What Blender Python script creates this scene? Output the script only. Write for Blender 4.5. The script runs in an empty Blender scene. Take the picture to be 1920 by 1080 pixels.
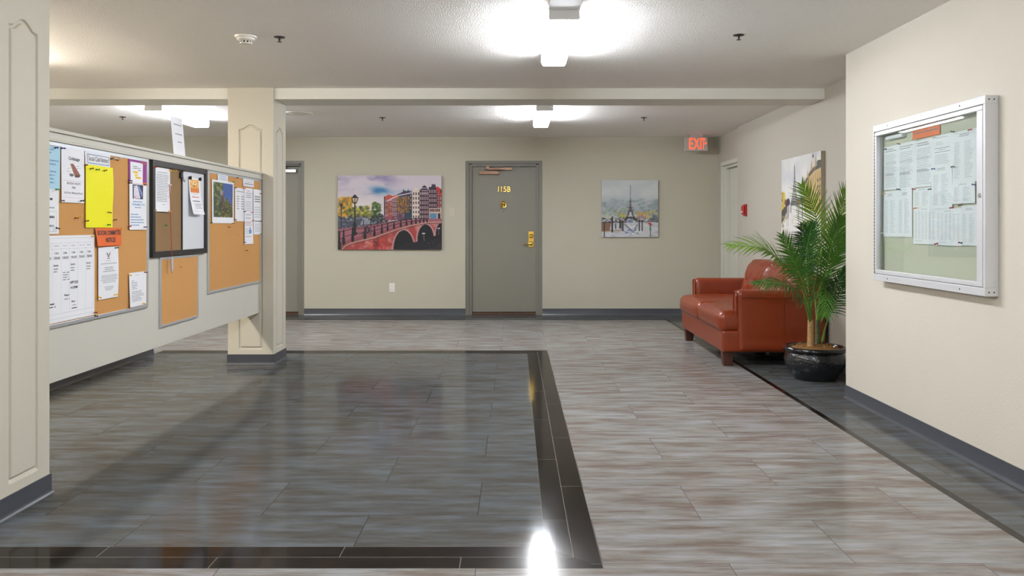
import bpy, bmesh, math, random
import numpy as np
from mathutils import Vector

scene = bpy.context.scene
COL = scene.collection
F, CX, CY, H = 1550.0, 966.0, 424.0, 1.224      # focal length (px), vanishing point, eye height
CEIL = 2.448

# ------------------------------------------------------------------ camera, world, exposure
cam_d = bpy.data.cameras.new('camera')
cam_d.sensor_width = 36.0
cam_d.lens = F * 36.0 / 1920.0
cam_d.shift_x = -(CX - 960.0) / 1920.0
cam_d.shift_y = -(540.0 - CY) / 1920.0
cam_d.clip_start = 0.05
cam = bpy.data.objects.new('camera', cam_d)
cam.location = (0, 0, H)
cam.rotation_euler = (math.pi / 2, 0, 0)
COL.objects.link(cam)
scene.camera = cam
world = bpy.data.worlds.new('world')
scene.world = world
world.use_nodes = True
world.node_tree.nodes['Background'].inputs[0].default_value = (1, 0.97, 0.92, 1)
world.node_tree.nodes['Background'].inputs[1].default_value = 0.05
scene.view_settings.view_transform = 'Standard'
scene.view_settings.look = 'None'
scene.view_settings.gamma = 1
scene.view_settings.exposure = 0.0
LAMP = 74.0                                      # emission of the fluorescent lenses

# ------------------------------------------------------------------ helpers
def lin(c):
    out = []
    for v in c[:3]:
        v = v / 255.0
        out.append(v / 12.92 if v <= 0.04045 else ((v + 0.055) / 1.055) ** 2.4)
    return tuple(out) + (1.0,)

def mat(name, rgb, rough=0.6, metal=0.0, vary=0.06, nscale=30.0, bump=0.0, bscale=200.0, spec=0.5,
        emit=0.0, coat=0.0, bdist=0.004):
    m = bpy.data.materials.new(name)
    m.use_nodes = True
    nt = m.node_tree
    b = nt.nodes['Principled BSDF']
    b.inputs['Roughness'].default_value = rough
    b.inputs['Metallic'].default_value = metal
    b.inputs['Specular IOR Level'].default_value = spec
    b.inputs['Coat Weight'].default_value = coat
    c = lin(rgb)
    tc = nt.nodes.new('ShaderNodeTexCoord')
    nz = nt.nodes.new('ShaderNodeTexNoise')
    nz.inputs['Scale'].default_value = nscale
    nz.inputs['Detail'].default_value = 3
    nt.links.new(tc.outputs['Object'], nz.inputs['Vector'])
    mx = nt.nodes.new('ShaderNodeMix'); mx.data_type = 'RGBA'
    mx.inputs['A'].default_value = tuple(v * (1 - vary) for v in c[:3]) + (1,)
    mx.inputs['B'].default_value = tuple(min(1, v * (1 + vary)) for v in c[:3]) + (1,)
    nt.links.new(nz.outputs['Fac'], mx.inputs['Factor'])
    nt.links.new(mx.outputs['Result'], b.inputs['Base Color'])
    if emit:
        b.inputs['Emission Color'].default_value = c
        b.inputs['Emission Strength'].default_value = emit
    if bump:
        n2 = nt.nodes.new('ShaderNodeTexNoise')
        n2.inputs['Scale'].default_value = bscale
        n2.inputs['Detail'].default_value = 2
        nt.links.new(tc.outputs['Object'], n2.inputs['Vector'])
        bp = nt.nodes.new('ShaderNodeBump')
        bp.inputs['Strength'].default_value = bump
        bp.inputs['Distance'].default_value = bdist
        nt.links.new(n2.outputs['Fac'], bp.inputs['Height'])
        nt.links.new(bp.outputs['Normal'], b.inputs['Normal'])
    return m

WORLD_ORIGIN = {}

class MB:
    """collects faces with material slots and optional face colours"""
    def __init__(s):
        s.v, s.f, s.m, s.c = [], [], [], {}
    def add(s, verts, faces, mi=0):
        o = len(s.v)
        s.v.extend([tuple(p) for p in verts])
        for f in faces:
            s.f.append(tuple(i + o for i in f)); s.m.append(mi)
        return s
    def box(s, x0, x1, y0, y1, z0, z1, mi=0):
        x0, x1 = sorted((x0, x1)); y0, y1 = sorted((y0, y1)); z0, z1 = sorted((z0, z1))
        v = [(x0,y0,z0),(x1,y0,z0),(x1,y1,z0),(x0,y1,z0),(x0,y0,z1),(x1,y0,z1),(x1,y1,z1),(x0,y1,z1)]
        return s.add(v, [(0,3,2,1),(4,5,6,7),(0,1,5,4),(1,2,6,5),(2,3,7,6),(3,0,4,7)], mi)
    def prism(s, poly, fn, d0, d1, mi=0):
        """poly: 2-D points, fn(a, b, d) -> xyz, swept from d0 to d1"""
        n = len(poly)
        v = [fn(a, b, d0) for a, b in poly] + [fn(a, b, d1) for a, b in poly]
        f = [tuple(range(n - 1, -1, -1)), tuple(range(n, 2 * n))]
        f += [(i, (i + 1) % n, n + (i + 1) % n, n + i) for i in range(n)]
        return s.add(v, f, mi)
    def lathe(s, prof, center, axis='z', seg=24, mi=0):
        """prof: (r, h) pairs along the axis"""
        cx, cy, cz = center
        v, f = [], []
        for r, h in prof:
            for k in range(seg):
                a = 2 * math.pi * k / seg
                c, d = r * math.cos(a), r * math.sin(a)
                v.append({'z': (cx + c, cy + d, cz + h), '-z': (cx + c, cy - d, cz - h), 'x': (cx + h, cy + c, cz + d),
                          '-x': (cx - h, cy - c, cz + d), '-y': (cx + c, cy - h, cz + d)}[axis])
        n = len(prof)
        for i in range(n - 1):
            for k in range(seg):
                k2 = (k + 1) % seg
                f.append((i * seg + k, i * seg + k2, (i + 1) * seg + k2, (i + 1) * seg + k))
        f.append(tuple(range(seg - 1, -1, -1)))
        f.append(tuple((n - 1) * seg + k for k in range(seg)))
        return s.add(v, f, mi)
    def tube(s, pts, rad, seg=8, mi=0, cap=True):
        pts = [Vector(p) for p in pts]
        n = len(pts)
        rads = rad if isinstance(rad, (list, tuple)) else [rad] * n
        v, f = [], []
        ref = None
        for i, p in enumerate(pts):
            t = (pts[min(i + 1, n - 1)] - pts[max(i - 1, 0)]).normalized()
            if ref is None:
                ref = Vector((0, 0, 1)) if abs(t.z) < 0.9 else Vector((1, 0, 0))
            a = (ref - t * ref.dot(t)).normalized()
            ref = a
            b = t.cross(a)
            for k in range(seg):
                an = 2 * math.pi * k / seg
                v.append(tuple(p + (a * math.cos(an) + b * math.sin(an)) * rads[i]))
        for i in range(n - 1):
            for k in range(seg):
                k2 = (k + 1) % seg
                f.append((i * seg + k, i * seg + k2, (i + 1) * seg + k2, (i + 1) * seg + k))
        if cap:
            f.append(tuple(range(seg - 1, -1, -1)))
            f.append(tuple((n - 1) * seg + k for k in range(seg)))
        return s.add(v, f, mi)
    def rbox(s, x0, x1, y0, y1, z0, z1, r, n=(10, 10, 6), fn=None, mi=0):
        """rounded box on a regular grid; fn(p, unit coords -1..1) may displace"""
        lo = (x0, y0, z0); hi = (x1, y1, z1)
        c = [(a + b) / 2 for a, b in zip(lo, hi)]; hs = [(b - a) / 2 for a, b in zip(lo, hi)]
        cache, v, f = {}, [], []
        def samples(k):
            rr = min(r, hs[k] * 0.98)
            e = rr / hs[k]
            arc = [-1 + e * (1 - math.cos(i / 4 * math.pi / 2)) if False else -1 + e * (i / 4) for i in range(4)]
            mid = [-(1 - e) + 2 * (1 - e) * i / n[k] for i in range(n[k] + 1)]
            return arc + mid + [-a for a in reversed(arc)]
        S = [samples(k) for k in range(3)]
        def vid(i, j, k):
            key = (i, j, k)
            if key in cache: return cache[key]
            u = (S[0][i], S[1][j], S[2][k])
            p = [u[a] * hs[a] for a in range(3)]
            q = [max(-(hs[a] - min(r, hs[a]*.98)), min(hs[a] - min(r, hs[a]*.98), p[a])) for a in range(3)]
            d = [p[a] - q[a] for a in range(3)]
            L = math.sqrt(sum(t * t for t in d)) or 1
            rr = min(r, *(h * .98 for h in hs))
            p = [q[a] + d[a] / L * rr + c[a] if L else p[a] + c[a] for a in range(3)]
            if fn: p = fn(p, u)
            cache[key] = len(v); v.append(tuple(p)); return cache[key]
        N = [len(a) - 1 for a in S]
        for i in range(N[0]):
            for j in range(N[1]):
                f.append((vid(i, j, 0), vid(i, j + 1, 0), vid(i + 1, j + 1, 0), vid(i + 1, j, 0)))
                f.append((vid(i, j, N[2]), vid(i + 1, j, N[2]), vid(i + 1, j + 1, N[2]), vid(i, j + 1, N[2])))
        for i in range(N[0]):
            for k in range(N[2]):
                f.append((vid(i, 0, k), vid(i + 1, 0, k), vid(i + 1, 0, k + 1), vid(i, 0, k + 1)))
                f.append((vid(i, N[1], k), vid(i, N[1], k + 1), vid(i + 1, N[1], k + 1), vid(i + 1, N[1], k)))
        for j in range(N[1]):
            for k in range(N[2]):
                f.append((vid(0, j, k), vid(0, j, k + 1), vid(0, j + 1, k + 1), vid(0, j + 1, k)))
                f.append((vid(N[0], j, k), vid(N[0], j + 1, k), vid(N[0], j + 1, k + 1), vid(N[0], j, k + 1)))
        return s.add(v, f, mi)
    def build(s, name, mats, parent=None, bevel=0.0, smooth=False, angle=40, origin=None):
        if not isinstance(mats, (list, tuple)): mats = [mats]
        a = np.array(s.v, dtype=float)
        if origin is None:
            lo, hi = a.min(0), a.max(0)
            origin = ((lo[0] + hi[0]) / 2, (lo[1] + hi[1]) / 2, lo[2])
        a = a - np.array(origin)
        me = bpy.data.meshes.new(name)
        me.from_pydata(a.tolist(), [], s.f)
        for m in mats: me.materials.append(m)
        me.polygons.foreach_set('material_index', s.m)
        if s.c:
            cols = np.ones((len(me.loops), 4), dtype=np.float32)
            i = 0
            for fi, f in enumerate(s.f):
                if fi in s.c: cols[i:i + len(f), :3] = s.c[fi]
                i += len(f)
            at = me.color_attributes.new('paint', 'FLOAT_COLOR', 'CORNER')
            at.data.foreach_set('color', cols.ravel())
        if smooth:
            me.polygons.foreach_set('use_smooth', [True] * len(me.polygons))
            me.set_sharp_from_angle(angle=math.radians(angle))
        me.validate(); me.update()
        o = bpy.data.objects.new(name, me)
        COL.objects.link(o)
        po = WORLD_ORIGIN[parent.name] if parent else (0, 0, 0)
        o.location = tuple(origin[k] - po[k] for k in range(3))
        o.parent = parent
        WORLD_ORIGIN[o.name] = tuple(origin)
        if bevel:
            bv = o.modifiers.new('bevel', 'BEVEL')
            bv.width = bevel; bv.segments = 2; bv.limit_method = 'ANGLE'; bv.angle_limit = math.radians(40)
        return o

def thing(name, label, cat, loc, group=None):
    o = bpy.data.objects.new(name, None)
    COL.objects.link(o)
    o.location = loc
    o.empty_display_size = 0.1
    WORLD_ORIGIN[o.name] = tuple(loc)
    return tag(o, label, cat, group)

def tag(o, label, cat, group=None):
    o['label'] = label; o['category'] = cat
    if group: o['group'] = group
    return o

def struct(o, label=None, cat=None):
    o['kind'] = 'structure'
    if label: o['label'] = label
    if cat: o['category'] = cat
    return o

def at(px, py, Y):            # pixel -> world point at depth Y
    return ((px - CX) * Y / F, Y, H + (CY - py) * Y / F)
def yz_on(px, py, X):         # pixel -> (Y, Z) on a wall of constant X
    Y = X * F / (px - CX)
    return Y, H + (CY - py) * Y / F

# ------------------------------------------------------------------ materials
WALL = mat('warm_wall_paint', (205, 199, 184), 0.65, vary=0.02, nscale=4, bump=0.35, bscale=90)
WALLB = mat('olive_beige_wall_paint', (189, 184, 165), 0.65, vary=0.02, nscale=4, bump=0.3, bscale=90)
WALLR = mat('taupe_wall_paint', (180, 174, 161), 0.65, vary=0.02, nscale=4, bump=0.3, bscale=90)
PAINT = mat('column_paint', (203, 197, 180), 0.6, vary=0.02, nscale=4, bump=0.22, bscale=90)
PART = mat('partition_paint', (206, 202, 190), 0.55, vary=0.02, nscale=4, bump=0.1, bscale=120)
CEILM = mat('stippled_ceiling', (250, 246, 240), 0.8, vary=0.03, nscale=60, bump=0.8, bscale=120, bdist=0.01)
BEAMM = mat('beam_white', (228, 226, 216), 0.6, vary=0.02, bump=0.15, bscale=90)
BASEM = mat('slate_rubber_base', (72, 74, 80), 0.3, vary=0.05, spec=0.5)
DOORG = mat('grey_door_paint', (132, 128, 116), 0.45, vary=0.03, nscale=3)
DOORF = mat('grey_frame_paint', (122, 119, 108), 0.45, vary=0.03, nscale=3)
DOORW = mat('pale_door_paint', (205, 203, 190), 0.5, vary=0.02)
THRESH = mat('brown_threshold', (84, 56, 38), 0.5, vary=0.2)
BRASS = mat('polished_brass', (222, 186, 92), 0.2, 1.0, vary=0.05)
BRONZE = mat('bronze_closer', (150, 118, 96), 0.4, 0.6, vary=0.08)
STEEL = mat('brushed_steel', (190, 190, 188), 0.32, 0.9, vary=0.05)
DARKSTEEL = mat('dark_steel', (60, 56, 52), 0.4, 0.7)
ALU = mat('brushed_aluminium', (200, 202, 205), 0.36, 0.55, vary=0.04)
CASEM = mat('silver_case_paint', (214, 214, 216), 0.38, 0.25, vary=0.03)
BLACKM = mat('black_frame', (38, 35, 35), 0.35, vary=0.1)
GAP = mat('dark_gap', (20, 20, 20), 0.8)
CAPM = mat('white_enamel_cap', (246, 246, 246), 0.5, vary=0.01)
WHITEP = mat('white_plastic', (232, 228, 218), 0.4, vary=0.02)
BEIGEP = mat('beige_plate', (196, 190, 172), 0.5, vary=0.02)
REDP = mat('red_alarm_plastic', (168, 28, 26), 0.35, vary=0.05)
PAPER = mat('white_paper', (240, 240, 243), 0.7, vary=0.015)
INK = mat('black_ink', (60, 60, 64), 0.7)
INKG = mat('grey_ink', (134, 134, 138), 0.7)
INKL = mat('light_grey_ink', (190, 192, 196), 0.7)
INKB = mat('blue_ink', (110, 150, 196), 0.7)
INKP = mat('pink_ink', (205, 130, 140), 0.7)
INKR = mat('red_ink', (205, 70, 70), 0.7)
BLUEP = mat('light_blue_paper', (176, 214, 230), 0.7, vary=0.02)
YELP = mat('bright_yellow_paper', (246, 238, 0), 0.6, vary=0.01)
ORGP = mat('orange_paper', (226, 104, 42), 0.7, vary=0.03)
PURP = mat('purple_paper', (150, 62, 140), 0.7)
YHL = mat('yellow_highlight', (250, 214, 50), 0.7)

def cork(name, c1, c2):
    m = mat(name, c1, 0.9, vary=0.10, nscale=160, bump=0.3, bscale=300)
    return m
CORK = cork('cork', (204, 150, 88), None)
CORKD = cork('brown_fabric_cork', (142, 112, 76), None)

def paint_mat():
    m = bpy.data.materials.new('painted_print')
    m.use_nodes = True
    nt = m.node_tree; b = nt.nodes['Principled BSDF']
    a = nt.nodes.new('ShaderNodeVertexColor'); a.layer_name = 'paint'
    nt.links.new(a.outputs['Color'], b.inputs['Base Color'])
    b.inputs['Roughness'].default_value = 0.55
    return m
PRINT = paint_mat()

def lamp_mat(name, k, tone=(0.935, 0.975, 1.05, 1)):
    m = bpy.data.materials.new(name)
    m.use_nodes = True
    nt = m.node_tree; b = nt.nodes['Principled BSDF']
    b.inputs['Base Color'].default_value = (0.8, 0.8, 0.8, 1)
    b.inputs['Emission Color'].default_value = tone
    b.inputs['Emission Strength'].default_value = LAMP * k
    return m
LENS = lamp_mat('lit_prismatic_lens_bottom', 0.88)
LENSS = lamp_mat('lit_clear_lens_side', 0.98)
LENSW = lamp_mat('warm_lit_lens', 1.15, (1.0, 0.90, 0.78, 1))
LENSWS = lamp_mat('warm_lit_lens_side', 0.85, (1.0, 0.90, 0.78, 1))

def glass_mat():
    m = bpy.data.materials.new('thin_glass')
    m.use_nodes = True
    nt = m.node_tree; nt.nodes.remove(nt.nodes['Principled BSDF'])
    out = nt.nodes['Material Output']
    t = nt.nodes.new('ShaderNodeBsdfTransparent'); t.inputs[0].default_value = (0.93, 0.96, 0.95, 1)
    g = nt.nodes.new('ShaderNodeBsdfGlossy'); g.inputs['Roughness'].default_value = 0.01
    fr = nt.nodes.new('ShaderNodeFresnel'); fr.inputs['IOR'].default_value = 1.5
    gm = nt.nodes.new('ShaderNodeNewGeometry'); io = nt.nodes.new('ShaderNodeMapRange')   # both faces of the pane see air outside
    io.inputs[3].default_value = 1.5; io.inputs[4].default_value = 1 / 1.5
    nt.links.new(gm.outputs['Backfacing'], io.inputs[0]); nt.links.new(io.outputs[0], fr.inputs['IOR'])
    mx = nt.nodes.new('ShaderNodeMixShader')
    nt.links.new(fr.outputs[0], mx.inputs[0]); nt.links.new(t.outputs[0], mx.inputs[1]); nt.links.new(g.outputs[0], mx.inputs[2])
    nt.links.new(mx.outputs[0], out.inputs['Surface'])
    return m
GLASS = glass_mat()

def plank_mat(name, cols, tint, row, width, ox, oy, streak, rough, mort, along='x', mortar=(60, 55, 52), mw=0.0016, gloss=0.5):
    """floor tiles: brick joints plus streaky vinyl grain; along = run direction of the long side"""
    m = bpy.data.materials.new(name); m.use_nodes = True
    nt = m.node_tree; b = nt.nodes['Principled BSDF']
    N = nt.nodes.new; L = nt.links.new
    geo = N('ShaderNodeNewGeometry')
    mp = N('ShaderNodeMapping')
    if along == 'y': mp.inputs['Rotation'].default_value = (0, 0, math.pi / 2)
    mp.inputs['Location'].default_value = (-ox, -oy, 0)
    L(geo.outputs['Position'], mp.inputs['Vector'])
    br = N('ShaderNodeTexBrick')
    br.inputs['Scale'].default_value = 1
    br.inputs['Color1'].default_value = (0, 0, 0, 1); br.inputs['Color2'].default_value = (1, 1, 1, 1)
    br.inputs['Mortar'].default_value = (0.5, 0.5, 0.5, 1)
    br.inputs['Mortar Size'].default_value = mw
    br.inputs['Mortar Smooth'].default_value = 0.2
    br.inputs['Brick Width'].default_value = width; br.inputs['Row Height'].default_value = row
    L(mp.outputs[0], br.inputs['Vector'])
    # per-tile shift of the grain
    sh = N('ShaderNodeVectorMath'); sh.operation = 'MULTIPLY_ADD'
    sh.inputs[1].default_value = (7.3, 3.1, 5.7)
    L(br.outputs['Color'], sh.inputs[0]); L(mp.outputs[0], sh.inputs[2])
    st = N('ShaderNodeMapping'); st.inputs['Scale'].default_value = streak
    L(sh.outputs[0], st.inputs['Vector'])
    n1 = N('ShaderNodeTexNoise'); n1.inputs['Scale'].default_value = 1; n1.inputs['Detail'].default_value = 8; n1.inputs['Roughness'].default_value = 0.66
    n1.inputs['Distortion'].default_value = 0.6
    L(st.outputs[0], n1.inputs['Vector'])
    st2 = N('ShaderNodeMapping'); st2.inputs['Scale'].default_value = (streak[0] * .9, streak[1] * .36, 1)
    L(sh.outputs[0], st2.inputs['Vector'])
    n2 = N('ShaderNodeTexNoise'); n2.inputs['Scale'].default_value = 1; n2.inputs['Detail'].default_value = 5; n2.inputs['Roughness'].default_value = 0.6
    L(st2.outputs[0], n2.inputs['Vector'])
    cr = N('ShaderNodeValToRGB')                       # soft patches of warm and cool tone
    e = cr.color_ramp.elements
    while len(e) < 3: e.new(0.5)
    for i, q in enumerate((0.36, 0.5, 0.64)):
        e[i].position = q; e[i].color = lin(cols[i])
    L(n2.outputs['Fac'], cr.inputs[0])
    fr = N('ShaderNodeMapRange'); fr.inputs[1].default_value = 0.3; fr.inputs[2].default_value = 0.7
    fr.inputs[3].default_value = 1 - tint; fr.inputs[4].default_value = 1 + tint
    L(n1.outputs['Fac'], fr.inputs[0])
    mxc = N('ShaderNodeVectorMath'); mxc.operation = 'SCALE'
    L(cr.outputs[0], mxc.inputs[0]); L(fr.outputs[0], mxc.inputs['Scale'])
    mo = N('ShaderNodeMix'); mo.data_type = 'RGBA'
    mf = N('ShaderNodeMath'); mf.operation = 'MULTIPLY'; mf.inputs[1].default_value = mort
    L(br.outputs['Fac'], mf.inputs[0]); L(mf.outputs[0], mo.inputs['Factor'])
    L(mxc.outputs[0], mo.inputs['A']); mo.inputs['B'].default_value = lin(mortar)
    L(mo.outputs['Result'], b.inputs['Base Color'])
    rr = N('ShaderNodeMapRange'); rr.inputs[3].default_value = rough * 0.8; rr.inputs[4].default_value = rough * 1.25
    L(n1.outputs['Fac'], rr.inputs[0]); L(rr.outputs[0], b.inputs['Roughness'])
    df = N('ShaderNodeBsdfDiffuse'); L(mo.outputs['Result'], df.inputs['Color'])      # worn, matt share of the vinyl
    ms = N('ShaderNodeMixShader'); ms.inputs[0].default_value = gloss
    L(df.outputs[0], ms.inputs[1]); L(b.outputs[0], ms.inputs[2]); L(ms.outputs[0], nt.nodes['Material Output'].inputs['Surface'])
    bp = N('ShaderNodeBump'); bp.inputs['Strength'].default_value = 0.02; bp.inputs['Distance'].default_value = 0.002
    L(n1.outputs['Fac'], bp.inputs['Height']); L(bp.outputs[0], b.inputs['Normal'])
    return m
GREYF = plank_mat('weathered_grey_vinyl', [(112, 101, 92), (129, 124, 119), (140, 140, 140)], 0.23,
                  0.446, 0.917, 0.776, 3.892, (3.4, 40, 1), 0.13, 0.75, mw=0.0015, gloss=0.48)
DARKF = plank_mat('charcoal_vinyl', [(76, 73, 68), (82, 83, 82), (90, 95, 98)], 0.22,
                  0.446, 0.917, 0.3, 3.50, (3.4, 34, 1), 0.085, 0.85, mortar=(36, 35, 35), mw=0.0018, gloss=0.45)
BORDX = plank_mat('black_plank_across', [(22, 16, 13), (26, 20, 17), (36, 29, 25)], 0.3,
                  0.101, 0.9, 0.25, 2.955, (5, 90, 1), 0.09, 0.8, mortar=(120, 114, 108), mw=0.0018, gloss=0.5)
BORDY = plank_mat('black_plank_along', [(22, 16, 13), (26, 20, 17), (36, 29, 25)], 0.3,
                  0.101, 0.895, -0.31, 0.114, (5, 90, 1), 0.09, 0.8, along='y', mortar=(120, 114, 108), mw=0.0018, gloss=0.6)

# ------------------------------------------------------------------ room shell
XR, XRF, XRD = 2.36, 2.745, 2.785        # near right wall, far right wall, wall with the pale door
YB, YC = 11.36, 5.90                     # back wall, end of the near right wall
XL, YN = -5.72, -3.0
XLOW, YLOW = -3.46, 7.9                  # low wall behind the partition

fl = MB()
def fq(pts, mi): fl.add([(x, y, 0) for x, y in pts], [tuple(range(len(pts)))], mi)
bo = (XLOW, 0.316, 2.955, 8.14); bi = (XLOW, 0.114, 3.157, 7.94)
fq([(bi[0], bi[2]), (bi[1], bi[2]), (bi[1], bi[3]), (bi[0], bi[3])], 1)
fq([(bo[0], bo[2]), (bo[1], bo[2]), (bi[1], bi[2]), (bo[0], bi[2])], 2)
fq([(bo[0], bi[3]), (bi[1], bi[3]), (bo[1], bo[3]), (bo[0], bo[3])], 2)
fq([(bi[1], bi[2]), (bo[1], bo[2]), (bo[1], bo[3]), (bi[1], bi[3])], 3)
SX0, SX1, SY0, SY1 = 1.963, 2.005, 10.78, 10.82
fq([(XL, YN), (SX0, YN), (SX0, bo[2]), (XL, bo[2])], 0)
fq([(bo[1], bo[2]), (SX0, bo[2]), (SX0, bo[3]), (bo[1], bo[3])], 0)
fq([(XL, bo[3]), (SX0, bo[3]), (SX0, SY0), (XL, SY0)], 0)
fq([(XL, bo[2]), (XLOW, bo[2]), (XLOW, bo[3]), (XL, bo[3])], 0)
fq([(SX0, YN), (SX1, YN), (SX1, SY1), (SX0, SY0)], 3)
fq([(XL, SY0), (SX0, SY0), (SX1, SY1), (XL, SY1)], 2)
fq([(SX1, YN), (XRD + .15, YN), (XRD + .15, YB + .15), (SX1, SY1)], 1)
fq([(XL, SY1), (SX1, SY1), (XRD + .15, YB + .15), (XL, YB + .15)], 1)
fl.box(XL, XRD + .15, YN, YB + .15, -0.1, -0.002, 0)
struct(fl.build('floor', [GREYF, DARKF, BORDX, BORDY], origin=(0, 0, 0)))

struct(MB().box(XL - .15, XRD + .15, YN - .15, YB + .15, CEIL, CEIL + .1).build('ceiling', CEILM))

D1 = (-0.684, 0.373, 2.121)               # centre door opening
D2 = (-3.935, -2.90, 2.121)               # door behind the column
w = MB()
for a, c in ((XL - .15, D2[0]), (D2[1], D1[0]), (D1[1], XRD + .15)): w.box(a, c, YB, YB + .15, 0, CEIL)
for d in (D1, D2): w.box(d[0], d[1], YB, YB + .15, d[2], CEIL)
struct(w.build('wall_back', WALLB))
struct(MB().box(XR, XRF + .3, YN, YC, 0, CEIL).build('wall_right_near', WALL))
struct(MB().box(XRF, XRF + .3, YC, 10.21, 0, CEIL).build('wall_right_far', WALLR))
w = MB()
w.box(XRD, XRD + .26, 11.16, YB, 0, CEIL); w.box(XRD, XRD + .26, 10.21, 11.16, 2.08, CEIL)
w.box(XRD + .2, XRD + .26, 10.21, 11.16, 0, 2.08)
struct(w.build('wall_right_corner', WALLR))
struct(MB().box(XL - .15, XL, YN, YB, 0, CEIL).build('wall_left', WALL))
struct(MB().box(XL - .15, XR + .3, YN - .15, YN, 0, CEIL).build('wall_rear', WALL))
struct(MB().box(XLOW - .14, XLOW, 3.385, YLOW, 0, 1.05).build('wall_left_low', PAINT))

def base_run(name, p0, p1, nrm, kind=True, parent=None):
    """rubber cove base from p0 to p1 (xy) sticking out along nrm"""
    prof = [(0, 0), (.016, 0), (.015, .004), (.008, .012), (.0055, .02), (.005, .092), (0, .092)]
    dx, dy = p1[0] - p0[0], p1[1] - p0[1]
    b = MB().prism(prof, lambda a, z, t: (p0[0] + dx * t + nrm[0] * a, p0[1] + dy * t + nrm[1] * a, z), 0, 1)
    o = b.build(name, BASEM, parent, smooth=True, angle=35)
    if kind: struct(o)
    return o
base_run('baseboard_back_left', (XL, YB), (D2[0], YB), (0, -1))
base_run('baseboard_back', (D2[1], YB), (D1[0], YB), (0, -1))
base_run('baseboard_back_right', (D1[1], YB), (XRD, YB), (0, -1))
base_run('baseboard_right_near', (XR, YN), (XR, YC + .005), (-1, 0))
base_run('baseboard_right_end', (XR, YC), (XRF, YC), (0, 1))
base_run('baseboard_right_far', (XRF, YC), (XRF, 10.21), (-1, 0))
base_run('baseboard_left', (XL, YN), (XL, YB), (1, 0))
base_run('baseboard_left_low', (XLOW, 3.385), (XLOW, YLOW), (1, 0))

# beam across the ceiling
struct(MB().box(XL, XRF, 7.325, 7.715, 2.349, CEIL).build('ceiling_beam', BEAMM, bevel=.004), 'white painted beam dropped below the ceiling', 'beam')

# columns with routed arched panels
def column(x0, x1, y0, y1, label):
    c = MB().box(x0, x1, y0, y1, 0, CEIL).build('column', PAINT, bevel=.006)
    struct(c, label, 'column')
    # panel outlines cut as shallow grooves (boolean)
    def outline(wd):
        h = wd / 2
        pts = [(-h, .141), (h, .141), (h, 2.075)]
        for k in range(1, 12):
            t = k / 12
            u = h * .80 * (1 - 2 * t)
            pts.append((u, 2.0755 + .042 * (.5 - .5 * math.cos(2 * math.pi * t)) ** .75))
        pts += [(-h, 2.075)]
        return pts
    cx, cy = (x0 + x1) / 2, (y0 + y1) / 2
    cut = MB()
    def ring(fn, wd):
        o = outline(wd)
        t = .016
        inner = []
        n = len(o)
        for i in range(n):
            p, q, r = Vector(o[i - 1]), Vector(o[i]), Vector(o[(i + 1) % n])
            n1 = Vector((-(q - p).y, (q - p).x)).normalized(); n2 = Vector((-(r - q).y, (r - q).x)).normalized()
            nn = (n1 + n2); nn = nn / max(nn.length ** 2 / 2, .6)
            inner.append(tuple(q + nn * t))
        for i in range(n):
            j = (i + 1) % n
            vs = []
            for d in (.012, -.03):
                vs += [fn(*o[i], d), fn(*o[j], d), fn(*inner[j], d), fn(*inner[i], d)]
            # separate wedge per segment joined later by shared sides
            ringv.append((vs, n, i))
        k = len(cut.v)
        for (a, b) in o: cut.v.append(fn(a, b, .012))
        for (a, b) in inner: cut.v.append(fn(a, b, .012))
        for (a, b) in o: cut.v.append(fn(a, b, -.03))
        for (a, b) in inner: cut.v.append(fn(a, b, -.03))
        for i in range(n):
            j = (i + 1) % n
            O0, I0, O1, I1 = k, k + n, k + 2 * n, k + 3 * n
            for f in ((O0+i, O0+j, I0+j, I0+i), (O1+j, O1+i, I1+i, I1+j), (O0+j, O0+i, O1+i, O1+j), (I0+i, I0+j, I1+j, I1+i)):
                cut.f.append(f); cut.m.append(0)
    ringv = []
    wx, wy = (x1 - x0) - .2, (y1 - y0) - .19
    ring(lambda a, b, d: (cx + a, y0 + d, b), wx)
    ring(lambda a, b, d: (x1 - d, cy + a, b), wy)
    cu = cut.build('panel_cutter', PAINT)
    bm = bmesh.new(); bm.from_mesh(cu.data); bmesh.ops.recalc_face_normals(bm, faces=bm.faces); bm.to_mesh(cu.data); bm.free()
    bo_ = c.modifiers.new('cut', 'BOOLEAN'); bo_.operation = 'DIFFERENCE'; bo_.solver = 'EXACT'; bo_.object = cu
    c.modifiers.move(1, 0)
    dg = bpy.context.evaluated_depsgraph_get()
    me = bpy.data.meshes.new_from_object(c.evaluated_get(dg))
    c.modifiers.clear(); c.data = me
    bpy.data.objects.remove(cu)
    b = MB()
    prof = [(0, 0), (.016, 0), (.015, .004), (.008, .012), (.0055, .02), (.005, .092), (0, .092)]
    for a, bb in zip(prof[1:-1], prof[2:]):
        r0, z0 = a; r1, z1 = bb
        lo = [(x0 - r0, y0 - r0, z0), (x1 + r0, y0 - r0, z0), (x1 + r0, y1 + r0, z0), (x0 - r0, y1 + r0, z0)]
        hi = [(x0 - r1, y0 - r1, z1), (x1 + r1, y0 - r1, z1), (x1 + r1, y1 + r1, z1), (x0 - r1, y1 + r1, z1)]
        b.add(lo + hi, [(i, (i + 1) % 4, 4 + (i + 1) % 4, 4 + i) for i in range(4)])
    b.build('base_strip', BASEM, c)
    return c
column(-2.539, -2.134, 7.30, 7.69, 'square column with arched panels at the far end of the partition')
column(-2.535, -2.13, 3.385, 3.785, 'big square column with arched panel nearest the viewer')

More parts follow.
